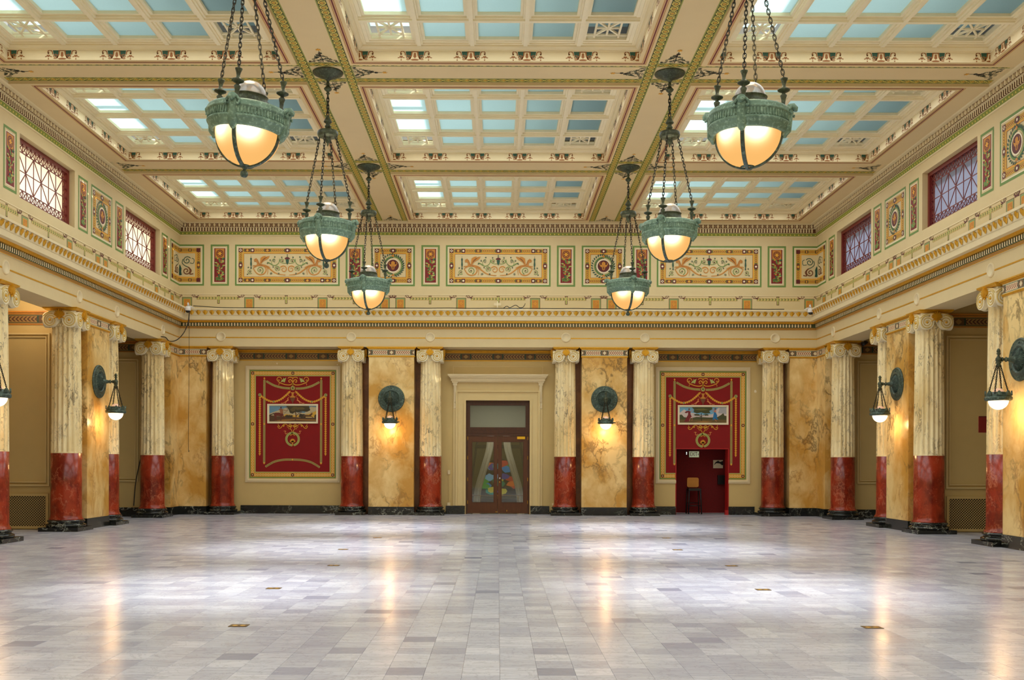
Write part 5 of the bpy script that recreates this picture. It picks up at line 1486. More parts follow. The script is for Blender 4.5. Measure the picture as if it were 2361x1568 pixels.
for s in (-1, 1):
    m = MB()
    pts = smooth([(s * 0.80, 0.02), (s * 0.72, 0.7), (s * 0.52, 1.4), (s * 0.36, 2.0), (s * 0.30, 2.75)], 6)
    for j in range(5):
        m.tube([(x - s * 0.035 * j, 0.03 * math.sin(j * 2.1 + z * 2), z) for x, z in pts], 0.045, 8)
    m.build('drape', IVC, dr)
    MB().tube([(s * 0.95, 0.05, 0.0), (s * 0.86, 0.05, 1.0), (s * 0.72, 0.05, 2.0), (s * 0.62, 0.05, 2.75)], 0.035, 8).build('post', BLACKP, dr)
MB().box(-0.76, 0.76, 0.0, 0.06, 1.98, 2.10).build('crossbar', BLACKP, dr)
sg_ = thing('stained_glass_screen', 'arched stained glass screen standing inside the draped archway', 'screen', (0.05, 33.9, 0))
m = MB(); pts = [(0.46 * math.cos(a), 1.30 + 0.36 * math.sin(a)) for a in [PI * i / 16 for i in range(17)]] + [(-0.66, 0.45), (0.66, 0.45)]
m.prism(pts, 0.03, 0.06); m.build('backboard', BLACKP, sg_)
rr = random.Random(4)
cols = [(40, 130, 190), (220, 110, 40), (60, 150, 60), (210, 190, 50), (120, 170, 200), (70, 60, 140), (20, 120, 90), (190, 60, 40), (30, 150, 140)]
for i in range(26):
    v = rr.uniform(0.55, 1.5); u = rr.uniform(-1, 1) * (0.50 - 0.24 * max(0, v - 0.8))
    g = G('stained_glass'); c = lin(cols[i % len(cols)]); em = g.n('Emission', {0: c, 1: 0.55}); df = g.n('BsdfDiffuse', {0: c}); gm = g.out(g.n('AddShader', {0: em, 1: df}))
    MB().prism([(u + 0.19 * rr.uniform(.6, 1.1) * math.cos(a), v + 0.12 * rr.uniform(.6, 1.1) * math.sin(a)) for a in [2 * PI * k / 7 for k in range(7)]], 0.0 - i * 0.0015, 0.03).build('pane', gm, sg_)
m = MB(); m.tube([(-0.95, 0, 0.48), (0.95, 0, 0.48)], 0.015, 6); [m.tube([(x, 0, 0), (x, 0, 0.48)], 0.015, 6) for x in (-0.6, 0.0, 0.6)]
m.build('rail', BRASS, tag(link('barrier_rail', None, None, (0.05, 33.0, 0)), 'low brass barrier rail in front of the stained glass screen', 'rail'))

# ------------------------------------------------------------------ red passage behind the doorway in the mural
REDW = flat('passage_red', (120, 12, 12), 0.8, vary=0.3, scale=20)
m = MB(); y0, y1 = YW + 0.30, 31.75
m.box(4.9, 7.2, y1, y1 + 0.1, 0, 2.6); m.box(4.8, 4.9, y0, y1, 0, 2.6); m.box(7.2, 7.3, y0, y1, 0, 2.6); m.box(4.8, 7.3, y0, y1, 2.5, 2.6)
struct(m.build('wall_passage', REDW))
REDJ = flat('door_lining_red', (176, 20, 18), 0.5)
d2 = struct(link('door_2', None, None, (D2[0], YW, 0)))
w_ = D2[1] - D2[0]
m = MB(); m.box(-0.012, 0.012, -0.01, 0.40, 0, 1.956); m.box(w_ - 0.012, w_ + 0.012, -0.01, 0.40, 0, 1.956); m.box(0, w_, -0.01, 0.40, 1.944, 1.968); m.build('lining', REDJ, d2)
m = MB(); m.box(w_ - 0.09, w_ + 0.02, -0.03, 0.1, 0, 0.14); m.build('plinth_block', REDJ, d2)
st = thing('bar_stool', 'black bar stool with tan backrest in the dark red passage', 'stool', (5.92, 31.15, 0))
TAN = flat('tan_upholstery', (206, 140, 56), 0.7)
BLK_ = flat('black_wood', (16, 13, 12), 0.4)
m = MB(); pts = []
for (cx, cz) in ((0.20, 0.06), (-0.20, 0.06), (-0.20, -0.22), (0.20, -0.22)): pass
def rrect(x0, x1, z0, z1, r, n=5):
    out = []
    for (cx, cz, a0) in ((x1 - r, z1 - r, 0), (x0 + r, z1 - r, PI / 2), (x0 + r, z0 + r, PI), (x1 - r, z0 + r, 1.5 * PI)):
        out += [(cx + r * math.cos(a0 + PI / 2 * i / n), cz + r * math.sin(a0 + PI / 2 * i / n)) for i in range(n + 1)]
    return out
m.prism(rrect(-0.175, 0.175, 0.80, 1.09, 0.05), 0.14, 0.19); m.build('backrest', TAN, st)
MB().prism(rrect(-0.19, 0.19, 0.70, 0.77, 0.03), -0.19, 0.19).build('seat', BLK_, st)
for (x, y) in ((-0.17, -0.17), (0.17, -0.17), (-0.17, 0.17), (0.17, 0.17)):
    MB().tube([(x * 1.15, y * 1.15, 0), (x, y, 0.72)], [0.018, 0.022], 8).build('leg', BLK_, st)
for z, y in ((0.25, -0.185), (0.32, 0.185)): MB().tube([(-0.18, y, z), (0.18, y, z)], 0.014, 6).build('stretcher', BLK_, st)
for x in (-0.15, 0.15): MB().tube([(x, 0.17, 0.72), (x, 0.175, 1.0)], 0.015, 6).build('back_post', BLK_, st)
ex = thing('exit_sign', 'pale exit sign with red letters on the dark red passage wall', 'sign', (6.03, 31.75, 1.80))
gx_ = G('exit_face'); exf = gx_.surf(lin((206, 214, 176)), 0.5, **{'Emission Color': (0.62, 0.68, 0.44, 1), 'Emission Strength': 0.35})
MB().box(-0.155, 0.155, -0.05, 0, -0.095, 0.095).build('face', exf, ex)
b = MB(); frame_rect(b, -0.16, 0.16, -0.10, 0.10, 0.012, -0.055, -0.0); b.build('frame', flat('sign_frame', (150, 140, 90)), ex)
def text_mesh(txt, size, mat):
    cu = bpy.data.curves.new('lettering', 'FONT'); cu.body = txt; cu.size = size; cu.align_x = 'CENTER'; cu.align_y = 'CENTER'; cu.extrude = 0.002; cu.offset = size * 0.012
    o = bpy.data.objects.new('lettering', cu); COL.objects.link(o)
    dg = bpy.context.evaluated_depsgraph_get(); me = bpy.data.meshes.new_from_object(o.evaluated_get(dg))
    bpy.data.objects.remove(o); me.materials.clear(); me.materials.append(mat); return me
lt = link('lettering', text_mesh('EXIT', 0.17, flat('exit_letter_red', (110, 26, 20))), ex, (-0.012, -0.056, 0)); lt.rotation_euler = (PI / 2, 0, 0); lt.scale = (0.66, 1.0, 1)
MB().prism([(0.118, 0.04), (0.142, 0.0), (0.118, -0.04)], -0.054, -0.051).build('arrow', flat('exit_letter_red', (110, 26, 20)), ex)
el = thing('emergency_light', 'small black emergency lamp with two white bulbs left of the exit sign', 'lamp', (5.80, 31.75, 1.83))
MB().box(-0.03, 0.03, -0.05, 0, -0.05, 0.05).build('housing', BLACKP, el)
for z in (0.025, -0.02): MB().sphere((0, -0.055, z), 0.015, 10, 8).build('bulb', glow('emergency_bulb', (255, 250, 240), 1.5), el)
po = thing('notice', 'white notice with a dark picture on the passage wall beside the doorway', 'notice', (6.77, 31.72, 1.50))
MB().box(-0.15, 0.15, -0.012, 0.0, -0.125, 0.125).build('paper', WHITEP, po)
A = Art(0.013); A.fill('dark_print', BLACKP, [(-0.13, -0.03), (-0.05, 0.03), (0.05, 0.02), (0.13, -0.04), (0.15, -0.02), (0.15, 0.1), (0.06, 0.07), (0.0, 0.11), (-0.08, 0.06)])
for nm, me in A.meshes(): link(nm, me, po)
pb = thing('black_box', 'plain black wall box under the white notice in the passage', 'box', (6.88, 31.72, 1.02))
m = MB().box(-0.13, 0.13, -0.12, 0, -0.14, 0.14); m.build('housing', BLACKP, pb); MB().box(-0.11, 0.11, -0.128, -0.118, -0.12, 0.12).build('cover', BLK_, pb)

# ------------------------------------------------------------------ hanging lamps
def chain_mesh(p0, p1, link_len, wire, mat, name='chain'):
    P0, P1 = Vector(p0), Vector(p1); D = P1 - P0; n = max(1, round(D.length / (link_len * 0.74))); b = MB(); d = D.normalized()
    u = d.cross(Vector((0, 1, 0)) if abs(d.y) < 0.9 else Vector((1, 0, 0))).normalized(); v = d.cross(u).normalized()
    for i in range(n):
        c = P0 + D * ((i + 0.5) / n); w = u if i % 2 == 0 else v
        hl = link_len / 2 - link_len * 0.2; hw = link_len * 0.22; path = []
        for k in range(5): a = -PI / 2 + PI * k / 4; path.append(c + d * (hl + hw * math.cos(a)) + w * hw * math.sin(a))
        for k in range(5): a = PI / 2 + PI * k / 4; path.append(c + d * (-hl + hw * math.cos(a)) + w * hw * math.sin(a))
        b.tube(path, wire, 5, True)
    return b.mesh(name, mat)
ZH = ZR                                     # chandeliers hang from the beam crossings
SPOTS = [(0.29, 0.13, 0.0, 0.13, 4.2), (0.26, -0.17, 0.0, 0.12, 3.4), (-0.25, 0.0, 0.0, 0.13, 3.0), (0, 0, -0.05, 0.42, 0.35)]
BOWL = glow('amber_bowl_glow', (255, 186, 96), 0.72, SPOTS)
def chandelier(x, y, rz, label, ball=True, tilt=(0, 0), power=1.0):
    t = thing('chandelier', label, 'chandelier', (x, y, ZH), rz, 'bronze bowl chandeliers')
    zr = lambda z: z - ZH
    MB().lathe([(1e-4, 0.0), (0.265, 0.0), (0.27, -0.012), (0.262, -0.03), (0.235, -0.04), (0.215, -0.055), (0.185, -0.065), (0.16, -0.085), (0.11, -0.105), (0.06, -0.125), (0.03, -0.15), (0.02, -0.17), (1e-4, -0.17)], 36).build('canopy', DBRONZE, t)
    spin = [(0.018, -0.16), (0.03, -0.19), (0.03, -0.22), (0.022, -0.235), (0.05, -0.27), (0.072, -0.295), (0.06, -0.32), (0.028, -0.345), (0.02, -0.36), (0.036, -0.375), (0.03, -0.39), (0.014, -0.40), (1e-4, -0.41)]
    MB().lathe(spin, 20).build('turned_boss', DBRONZE, t)
    link('chain', chain_mesh((0, 0, -0.40), (0, 0, zr(7.68)), 0.09, 0.009, IRON), t)
    MB().lathe([(1e-4, zr(7.69)), (0.02, zr(7.68)), (0.035, zr(7.65)), (0.06, zr(7.60)), (0.075, zr(7.57)), (0.06, zr(7.555)), (0.035, zr(7.54)), (0.04, zr(7.51)), (0.055, zr(7.495)), (0.05, zr(7.47)), (0.03, zr(7.46)), (0.04, zr(7.43)), (0.12, zr(7.42)),
                (0.165, zr(7.41)), (0.182, zr(7.39)), (0.185, zr(7.35)), (0.175, zr(7.315)), (0.165, zr(7.305)), (0.14, zr(7.30)), (0.05, zr(7.30)), (0.055, zr(7.26)), (0.045, zr(7.22)), (0.02, zr(7.19)), (0.013, zr(7.15)), (1e-4, zr(7.13))], 30).build('hub', DBRONZE, t)
    # everything below hangs from four chains and may sit slightly askew
    R0 = Matrix.Translation((0, 0, zr(5.62))) @ Matrix.Rotation(tilt[0], 4, 'X') @ Matrix.Rotation(tilt[1], 4, 'Y') @ Matrix.Translation((0, 0, -zr(5.62)))
    ring = MB().lathe([(0.200, zr(5.815)), (0.300, zr(5.81)), (0.417, zr(5.80)), (0.462, zr(5.785)), (0.487, zr(5.765)), (0.497, zr(5.745)), (0.492, zr(5.725)), (0.502, zr(5.715)), (0.500, zr(5.70)), (0.487, zr(5.695)),
                       (0.479, zr(5.61)), (0.487, zr(5.60)), (0.494, zr(5.585)), (0.487, zr(5.57)), (0.477, zr(5.565)), (0.472, zr(5.545)), (0.457, zr(5.52)), (0.447, zr(5.50)), (0.427, zr(5.485)), (0.402, zr(5.49)), (0.392, zr(5.55)), (0.200, zr(5.60))], 56)
    ring.xf(R0).build('ring', VERD, t)
    fb_ = MB()
    for i in range(80):
        a = 2 * PI * i / 80
        if abs(((a + PI / 4) % (PI / 2)) - PI / 4) < 0.09: continue
        s0 = len(fb_.v); fb_.box(0.476, 0.490, -0.009, 0.009, zr(5.615), zr(5.69)); fb_.xf(Matrix.Rotation(a, 4, 'Z'), s0)
    stuff(fb_.xf(R0).build('fluting', VERD, t))
    bowl = MB().sphere((0, 0, 0), 0.385, 40, 14, z0=-1.0, z1=0.05)
    bo = bowl.build('bowl', BOWL, t); bo.matrix_local = R0 @ Matrix.Translation((0, 0, zr(5.50)))
    MB().sphere((0, 0, zr(5.95)), 0.19, 28, 12, z0=-0.05, z1=1.0).xf(R0).build('glass_dome', DOMEG, t)
    MB().lathe([(0.26, zr(5.81)), (0.225, zr(5.85)), (0.205, zr(5.90)), (0.20, zr(5.945)), (0.21, zr(5.955)), (0.19, zr(5.96))], 28).xf(R0).build('collar', DBRONZE, t)
    for k in range(4):
        a = k * PI / 2; M = R0 @ Matrix.Rotation(a, 4, 'Z')
        # ram's head bracket: strap over the ring that curls outward at the top
        h = MB()
        path = [(0.420, 0, 5.45), (0.430, 0, 5.48), (0.455, 0, 5.52), (0.465, 0, 5.60), (0.465, 0, 5.69), (0.470, 0, 5.75), (0.485, 0, 5.785), (0.520, 0, 5.79), (0.545, 0, 5.765), (0.550, 0, 5.735)]
        h.tube([(p[0], p[1], zr(p[2])) for p in path], [0.026, 0.040, 0.050, 0.046, 0.05, 0.054, 0.052, 0.044, 0.034, 0.018], 10, up=(0, 1, 0), flatten=1.25)
        for s in (-1, 1):
            h.tube([(0.505, s * 0.045, zr(5.785)), (0.490, s * 0.075, zr(5.755)), (0.495, s * 0.082, zr(5.71)), (0.518, s * 0.075, zr(5.695)), (0.525, s * 0.06, zr(5.715))], [0.022, 0.022, 0.018, 0.014, 0.008], 6)
            h.tube([(0.465, s * 0.05, zr(5.79)), (0.475, s * 0.055, zr(5.66)), (0.460, s * 0.045, zr(5.54))], [0.014, 0.016, 0.012], 6)
        h.sphere((0.43, 0, zr(5.455)), 0.028, 10, 8)
        h.xf(M).build('ram_bracket', VERD, t)
        rb = MB(); arc = [(0.392 * math.cos(q_), 0.392 * math.sin(q_)) for q_ in [-PI / 2 * i / 14 for i in range(15)]]
        vs = []
        for (rr_, zz) in arc:
            wv = 0.026 if rr_ > 0.05 else 0.02
            vs += [(rr_, -wv, zr(5.50) + zz), (rr_, wv, zr(5.50) + zz), (rr_ * 1.045, wv * .8, zr(5.50) + zz * 1.045), (rr_ * 1.045, -wv * .8, zr(5.50) + zz * 1.045)]
        rb.add(vs, [(i * 4 + j, i * 4 + (j + 1) % 4, (i + 1) * 4 + (j + 1) % 4, (i + 1) * 4 + j) for i in range(14) for j in range(4)], 0, False)
        rb.xf(M).build('rib', SCBRONZE, t)
        pr = [(0.03, 0), (0.034, 0.02), (0.022, 0.04), (0.026, 0.10), (0.04, 0.145), (0.036, 0.155), (0.022, 0.165), (0.022, 0.18), (0.045, 0.19), (0.072, 0.205), (0.075, 0.22), (0.05, 0.232), (0.026, 0.245), (0.02, 0.27), (0.028, 0.31), (0.042, 0.345), (0.044, 0.355), (0.02, 0.36), (1e-4, 0.365)]
        ps = MB().lathe([(r_, zr(5.79) + h_) for r_, h_ in pr], 14, (0.40, 0, 0)).xf(M).build('post', DBRONZE, t)
        p0 = M @ Vector((0.40, 0, zr(6.14))); p1 = Matrix.Rotation(a, 4, 'Z') @ Vector((0.15, 0, zr(7.31)))
        link('chain', chain_mesh(p0, p1, 0.076, 0.0066, IRON), t)
    f = [(0.062, 0.012), (0.066, 0.0), (0.055, -0.012), (0.03, -0.02), (0.03, -0.035), (0.018, -0.045)]
    if ball: f += [(0.016, -0.055), (0.03, -0.062), (0.044, -0.08), (0.048, -0.10), (0.044, -0.12), (0.03, -0.138), (1e-4, -0.146)]
    else: f = [(0.085, 0.03), (0.085, 0.0), (0.065, -0.012), (0.055, -0.008), (0.052, 0.01)]
    MB().lathe([(r_, zr(5.115) + h_) for r_, h_ in f], 20).xf(R0).build('finial', SCBRONZE, t)
    # the lamp's own light: down to the floor, up through the dome to the ceiling
    l = bpy.data.lights.new('bowl_light', 'SPOT'); l.energy = 1200 * power; l.spot_size = math.radians(66); l.spot_blend = 1.0; l.shadow_soft_size = 0.15; l.color = (0.97, 0.98, 1.0)
    o = bpy.data.objects.new('bowl_light', l); COL.objects.link(o); o.parent = t; o.location = (0, 0, zr(4.94))
    l = bpy.data.lights.new('dome_light', 'POINT'); l.energy = 18 * power; l.shadow_soft_size = 0.2; l.specular_factor = 0.3; l.color = (1.0, 0.84, 0.60)
    o = bpy.data.objects.new('dome_light', l); COL.objects.link(o); o.parent = t; o.location = (0, 0, zr(6.55))
    return t
for sgn, s_ in ((-1, 'left'), (1, 'right')):
    for i, yb in enumerate((12.54, 18.36, 24.18)):
        if sgn < 0: lab = ('largest green bronze chandelier on the left, slightly tilted, with ball finial', 'middle green bronze chandelier of the left row of three', 'smallest, farthest green bronze chandelier of the left row')[i]
        else: lab = ('largest green bronze chandelier on the right, without a ball finial', 'middle green bronze chandelier of the right row of three', 'smallest, farthest green bronze chandelier of the right row')[i]
        rz = {(-1, 0): -0.16, (-1, 1): -0.17, (-1, 2): -0.125, (1, 0): -0.42, (1, 1): -0.46, (1, 2): 0.125}[(sgn, i)]
        tl = {(-1, 0): (0.0, 0.09), (1, 0): (0.0, 0.03), (1, 1): (0.0, 0.015), (-1, 1): (0.0, 0.03)}.get((sgn, i), (0.0, 0.0))
        chandelier(sgn * XB, yb, rz - PI / 2 , lab, not (sgn > 0 and i < 2), (-tl[1], 0.0))

def sconce(x, y, rz, label):
    t = thing('wall_sconce', label, 'wall lamp', (x, y, 3.365), rz, 'bronze wall sconces')
    pl = MB().lathe([(0.38, 0.0), (0.385, -0.015), (0.378, -0.035), (0.355, -0.045), (0.34, -0.038), (0.33, -0.042), (0.27, -0.046), (0.255, -0.055), (0.24, -0.062), (0.228, -0.055), (0.222, -0.04), (0.215, -0.036), (0.17, -0.045), (0.11, -0.075), (0.07, -0.12), (0.045, -0.18), (0.03, -0.25), (0.028, -0.27), (1e-4, -0.27)], 48, axis='y')
    pl.build('back_plate', SCBRONZE, t)
    fl_ = MB()
    for i in range(36):
        a = 2 * PI * i / 36
        fl_.tube([(0.20 * math.cos(a), -0.04, 0.20 * math.sin(a)), (0.11 * math.cos(a), -0.078, 0.11 * math.sin(a)), (0.06 * math.cos(a), -0.135, 0.06 * math.sin(a))], [0.010, 0.006, 0.003], 5)
    stuff(fl_.build('fluting', SCBRONZE, t))
    for i in range(6):
        a = PI / 2 + i * PI / 3; MB().sphere((0.30 * math.cos(a), -0.048, 0.30 * math.sin(a)), 0.018, 8, 6).build('stud', SCBRONZE, t)
    ar = MB().lathe([(0.028, -0.25), (0.045, -0.262), (0.045, -0.275), (0.026, -0.285), (0.024, -0.32), (0.04, -0.33), (0.04, -0.345), (0.02, -0.355)], 16, axis='y')
    ar.sphere((0, -0.40, 0), 0.052, 16, 10); ar.build('arm', DBRONZE, t)
    MB().lathe([(0.03, 0.045), (0.02, 0.06), (0.022, 0.085), (0.036, 0.10), (0.02, 0.115), (0.03, 0.13), (0.034, 0.15), (0.026, 0.175), (0.01, 0.19), (1e-4, 0.195)], 14, (0, -0.40, 0)).build('finial', DBRONZE, t)
    MB().lathe([(0.045, -0.04), (0.05, -0.055), (0.036, -0.07), (0.032, -0.10), (0.04, -0.115), (0.022, -0.13), (0.01, -0.16), (1e-4, -0.165)], 14, (0, -0.40, 0)).build('hub', DBRONZE, t)
    zc = -0.62
    cr = MB().lathe([(0.10, zc + 0.03), (0.115, zc + 0.045), (0.125, zc + 0.03), (0.15, zc + 0.0), (0.20, zc - 0.005), (0.212, zc - 0.02), (0.208, zc - 0.035), (0.225, zc - 0.045), (0.232, zc - 0.07), (0.225, zc - 0.10), (0.20, zc - 0.112), (0.17, zc - 0.112), (0.16, zc - 0.06)], 36, (0, -0.40, 0))
    cr.build('crown', SCBRONZE, t)
    for k in range(8):
        a = k * PI / 4 + PI / 8; M = Matrix.Translation((0, -0.40, zc)) @ Matrix.Rotation(a, 4, 'Z')
        q = MB(); q.prism([(-0.045, -0.02), (0.045, -0.02), (0.04, 0.02), (0.02, 0.05), (0.0, 0.065), (-0.02, 0.05), (-0.04, 0.02)], -0.012, 0.012)
        q.xf(M @ Matrix.Translation((0.21, 0, 0)) @ Matrix.Rotation(PI / 2, 4, 'Z')).build('palmette', SCBRONZE, t)
    MB().sphere((0, -0.40, zc - 0.10), 0.168, 28, 12, z0=-1.0, z1=0.1).build('globe', BULB, t)
    g = MB().sphere((0, -0.40, zc + 0.01), 0.105, 20, 10, z0=-0.1, z1=1.0); g.build('top_dome', MATS['pink_dome'], t)
    MB().tube([(0.225, -0.40, zc - 0.07), (0.27, -0.40, zc - 0.07)], [0.012, 0.02], 8).build('thumb_screw', DBRONZE, t)
    for k in range(4):
        a = k * PI / 2 + PI / 4
        link('chain', chain_mesh((0.175 * math.cos(a), -0.40 + 0.175 * math.sin(a), zc + 0.0), (0.03 * math.cos(a), -0.40 + 0.03 * math.sin(a), -0.10), 0.046, 0.0055, IRON), t)
    l = bpy.data.lights.new('sconce_light', 'POINT'); l.energy = 15; l.shadow_soft_size = 0.08; l.specular_factor = 0.12; l.color = (1.0, 0.56, 0.22)
    o = bpy.data.objects.new('sconce_light', l); COL.objects.link(o); o.parent = t; o.location = (0, -0.33, zc - 0.32)
    return t
g = G('pink_dome'); MATS['pink_dome'] = g.surf(lin((240, 200, 176)), 0.2, **{'Emission Color': (1.0, 0.5, 0.25, 1), 'Emission Strength': 0.25})
for sgn, s_ in ((-1, 'left'), (1, 'right')):
    sconce(sgn * 3.08, DE, 0, 'round bronze sconce with lit globe on the far wall, %s of the door' % s_)
    sconce(sgn * XE, 23.83, PI / 2 if sgn < 0 else -PI / 2, 'round bronze sconce with lit globe fully in view on the %s side' % s_)
    sconce(sgn * XE, 18.19, PI / 2 if sgn < 0 else -PI / 2, 'nearest bronze sconce on the %s side, cut by the picture edge' % s_)
# ceiling lamp of the left alcove, which shows as a bright patch above the frieze
lp = thing('alcove_lamp', 'bright white ceiling lamp in the left alcove, mostly behind the capital', 'lamp', (-10.35, 22.2, 5.40))
MB().lathe([(1e-4, 0), (0.26, 0), (0.26, -0.03), (0.24, -0.05)], 24).build('pan', CREAML, lp)
MB().sphere((0, 0, -0.04), 0.23, 24, 8, z0=-1.0, z1=0.0).build('diffuser', glow('alcove_diffuser', (255, 226, 190), 3.0), lp)
l = bpy.data.lights.new('alcove_light', 'POINT'); l.energy = 22; l.shadow_soft_size = 0.2; l.color = (1.0, 0.82, 0.6)
o = bpy.data.objects.new('alcove_light', l); COL.objects.link(o); o.parent = lp; o.location = (0, 0, -0.40)

# ------------------------------------------------------------------ small things
PLATES = [(552, 1443), (632, 1357), (770, 1304), (792, 1267), (871, 1240), (2012, 1447), (1760, 1360), (1687, 1305), (1563, 1268), (1537, 1241)]
side = ['nearest the camera', 'second from the camera', 'third from the camera', 'fourth from the camera', 'farthest from the camera']
for i, (px, py) in enumerate(PLATES):
    py -= (px - VPX) * 0.0030
    y = EYE * F / (py - VPY); x = (px - VPX) * y / F
    t = thing('floor_plate', 'small brass floor outlet plate, %s in the %s row' % (side[i % 5], 'left' if i < 5 else 'right'), 'floor plate', (x, y, 0.0), 0, 'brass floor plates')
    MB().box(-0.085, 0.085, -0.068, 0.068, 0.0005, 0.004).build('plate', flat('aged_brass', (112, 84, 30), 0.35, 0.6, 0.3, 40), t)
    for xx in (-0.035, 0.035): MB().lathe([(1e-4, 0.007), (0.02, 0.007), (0.026, 0.004)], 14, (xx, 0, 0)).build('cap', BRASS, t)
def camera_thing(x, y, label):
    t = thing('security_camera', label, 'camera', (x, y, 5.92), 0, 'security cameras on the cornice')
    MB().box(-0.05, 0.05, -0.02, 0.35, 0.0, 0.05).build('bracket', flat('camera_white', (226, 222, 214), 0.4), t)
    MB().tube([(0, -0.05, 0.06), (0, -0.10, 0.10), (0, -0.13, 0.02)], 0.03, 8).build('neck', flat('camera_white', (226, 222, 214), 0.4), t)
    MB().lathe([(0.03, 0.02), (0.07, 0.0), (0.085, -0.04), (0.085, -0.10), (0.075, -0.115)], 20, (0, -0.13, 0)).build('body', flat('camera_white', (226, 222, 214), 0.4), t)
    MB().sphere((0, -0.13, -0.11), 0.065, 16, 8, z0=-1, z1=0.1).build('lens_dome', BLACKP, t)
camera_thing(-8.80, 29.40, 'white dome security camera on the cornice in the far left corner')
camera_thing(8.86, 29.40, 'white dome security camera on the cornice in the far right corner')
RUB = flat('black_rubber', (16, 16, 18), 0.6)
def cable(pts, r, label, cat='cable', mat=None):
    q = [Vector(p) for p in pts]; out = []
    for i in range(len(q) - 1):
        p0, p1, p2, p3 = q[max(i - 1, 0)], q[i], q[i + 1], q[min(i + 2, len(q) - 1)]
        for j in range(6):
            tt = j / 6; out.append(0.5 * ((2 * p1) + (-p0 + p2) * tt + (2 * p0 - 5 * p1 + 4 * p2 - p3) * tt * tt + (-p0 + 3 * p1 - 3 * p2 + p3) * tt ** 3))
    out.append(q[-1])
    return tag(MB().tube(out, r, 6).build('cable', mat or RUB), label, cat)
cable([(-8.80, 29.42, 5.80), (-8.84, 29.43, 5.5), (-8.95, 29.40, 5.2), (-9.12, 29.3, 4.98), (-9.2, 28.9, 4.90), (-9.19, 28.5, 4.96), (-9.25, 28.1, 4.93)], 0.013, 'black cable sagging from the left corner camera to the corner capital')
cable([(-8.82, 29.47, 5.85), (-8.82, 29.46, 4.0), (-8.83, 29.46, 2.0), (-8.80, 29.46, 1.85)], 0.006, 'thin wire hanging straight down the left corner pilaster')
r2 = random.Random(2)
pts = [(-8.75, 29.62, 6.00), (-8.0, 29.62, 5.955)] + [(-7.4 + i * 0.6, 29.60 + r2.uniform(-.02, .02), 5.945 + abs(r2.gauss(0, .006))) for i in range(27)]
cable(pts, 0.011, 'long black cable lying along the top of the far cornice')
cable([(-9.78, 28.66, 4.3), (-9.82, 28.64, 3.0), (-9.86, 28.62, 1.9), (-10.02, 28.60, 1.0), (-10.08, 28.60, 0.3)], 0.012, 'black cable hanging down the far alcove wall on the left')
pj = thing('ledge_floodlight', 'small ivory device with round head on the cornice above the door', 'device', (-0.02, 29.72, 5.93))
MB().box(-0.02, 0.02, -0.02, 0.02, 0, 0.13).build('stand', CREAML, pj); MB().box(-0.10, 0.10, -0.05, 0.03, 0.11, 0.19).build('head', CREAML, pj); MB().box(-0.015, 0.015, -0.055, -0.045, 0.05, 0.24).build('clamp', WHITEP, pj)
pp = thing('ledge_box', 'flat white box among the cables on the cornice above the door', 'box', (0.42, 29.75, 5.93))
MB().box(-0.12, 0.12, -0.06, 0.06, 0, 0.045).build('case', flat('white_plastic', (230, 228, 224), 0.4), pp); MB().box(0.18, 0.30, -0.03, 0.03, 0.0, 0.03).build('plug', flat('white_plastic', (230, 228, 224), 0.4), pp)
cable([(0.15, 29.66, 5.96), (0.25, 29.65, 6.02), (0.34, 29.66, 5.98), (0.5, 29.655, 6.05), (0.62, 29.66, 5.98), (0.72, 29.66, 6.0), (0.78, 29.66, 6.1)], 0.010, 'tangled black lead beside the white box on the cornice')
for x0, x1, y, s_ in ((-9.17, -9.09, 22.0, 'left'), (9.09, 9.17, 22.2, 'right')):
    t = thing('cable_tray', 'long grey metal tray on the cornice along the %s wall' % s_, 'tray', ((x0 + x1) / 2, y, 5.94))
    m = MB(); m.box(-0.04, 0.04, -1.1, 1.1, 0.0, 0.012); m.box(-0.04, -0.03, -1.1, 1.1, 0.012, 0.07); m.box(0.03, 0.04, -1.1, 1.1, 0.012, 0.07); m.build('channel', flat('grey_metal', (120, 120, 112), 0.5), t)
cu = thing('wall_conduit', 'cream conduit with switch box on the wall left of the door casing', 'conduit', (-1.44, YW, 0))
MB().box(-0.012, 0.012, -0.02, 0, 0.25, 1.18).build('pipe', OCHREW, cu); MB().box(-0.035, 0.035, -0.04, 0, 1.18, 1.30).build('switch_box', CREAML, cu); MB().box(-0.05, 0.04, -0.04, 0, 0.25, 0.34).build('outlet_box', CREAML, cu)
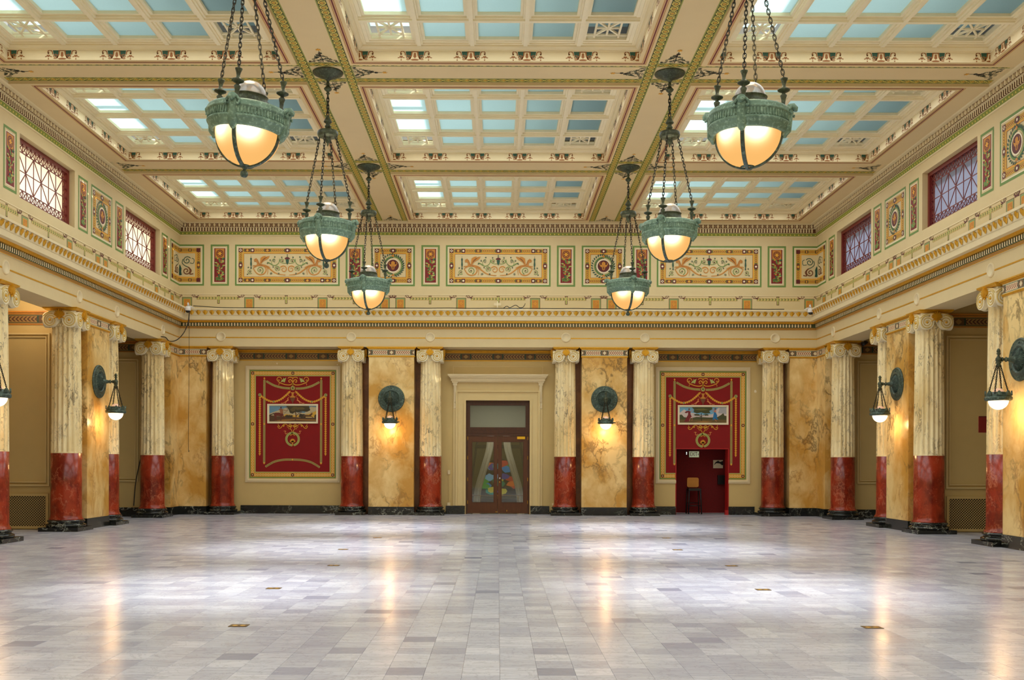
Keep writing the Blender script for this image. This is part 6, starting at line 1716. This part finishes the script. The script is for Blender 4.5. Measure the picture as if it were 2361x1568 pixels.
ob = thing('wall_outlet', 'cream outlet box low on the wall right of the door', 'outlet', (1.66, YW, 0))
MB().box(-0.05, 0.05, -0.05, 0, 0.26, 0.33).build('case', CREAML, ob); MB().box(-0.03, 0.03, -0.056, -0.048, 0.275, 0.315).build('cover', WHITEP, ob)
# red boards hung on wires at the right
hs = thing('hanging_sign', 'dark red board hung on a wire behind the nearest right column', 'sign', (10.22, 21.6, 0))
MB().box(-0.16, 0.30, -0.01, 0.01, 2.18, 2.52).build('board', flat('red_board', (128, 30, 24), 0.5, vary=0.2), hs)
MB().tube([(0.02, 0, 2.52), (0.02, 0, 5.4)], 0.004, 5).build('wire', flat('pale_wire', (190, 170, 120)), hs)
MB().box(-0.16, 0.30, -0.014, -0.010, 2.50, 2.525).build('edge', DREDP, hs)
h2 = thing('hanging_sign', 'narrow red board edge beside the half-hidden right column', 'sign', (10.35, 27.9, 0))
MB().box(-0.10, 0.35, -0.01, 0.01, 2.13, 2.50).build('board', flat('red_board', (128, 30, 24), 0.5, vary=0.2), h2); MB().tube([(0.1, 0, 2.5), (0.1, 0, 5.4)], 0.004, 5).build('wire', flat('pale_wire', (190, 170, 120)), h2)
sp = thing('spotlight', 'small black spotlight above the right corner capital', 'lamp', (9.95, 28.0, 4.86))
MB().tube([(0, 0, 0.0), (0, 0, -0.06)], 0.02, 8).build('stem', BLACKP, sp); MB().tube([(0.06, 0, -0.04), (-0.08, -0.04, -0.10)], [0.04, 0.06], 12).build('housing', BLACKP, sp)

for k, (px, py, r) in enumerate(((1741, 902, 0.06), (1507, 866, 0.035), (638, 838, 0.03), (777, 841, 0.025))):
    x, z = (px - VPX) * YW / F, EYE + (VPY + (px - VPX) * 0.003 - py) * YW / F
    rq = random.Random(k); MB().prism([(x + r * rq.uniform(.4, 1) * 0.7 * math.cos(2 * PI * i / 9), z + r * rq.uniform(.4, 1.2) * math.sin(2 * PI * i / 9)) for i in range(9)], YW - 0.004, YW).build('chipped_plaster', WHITEP, wall_back)
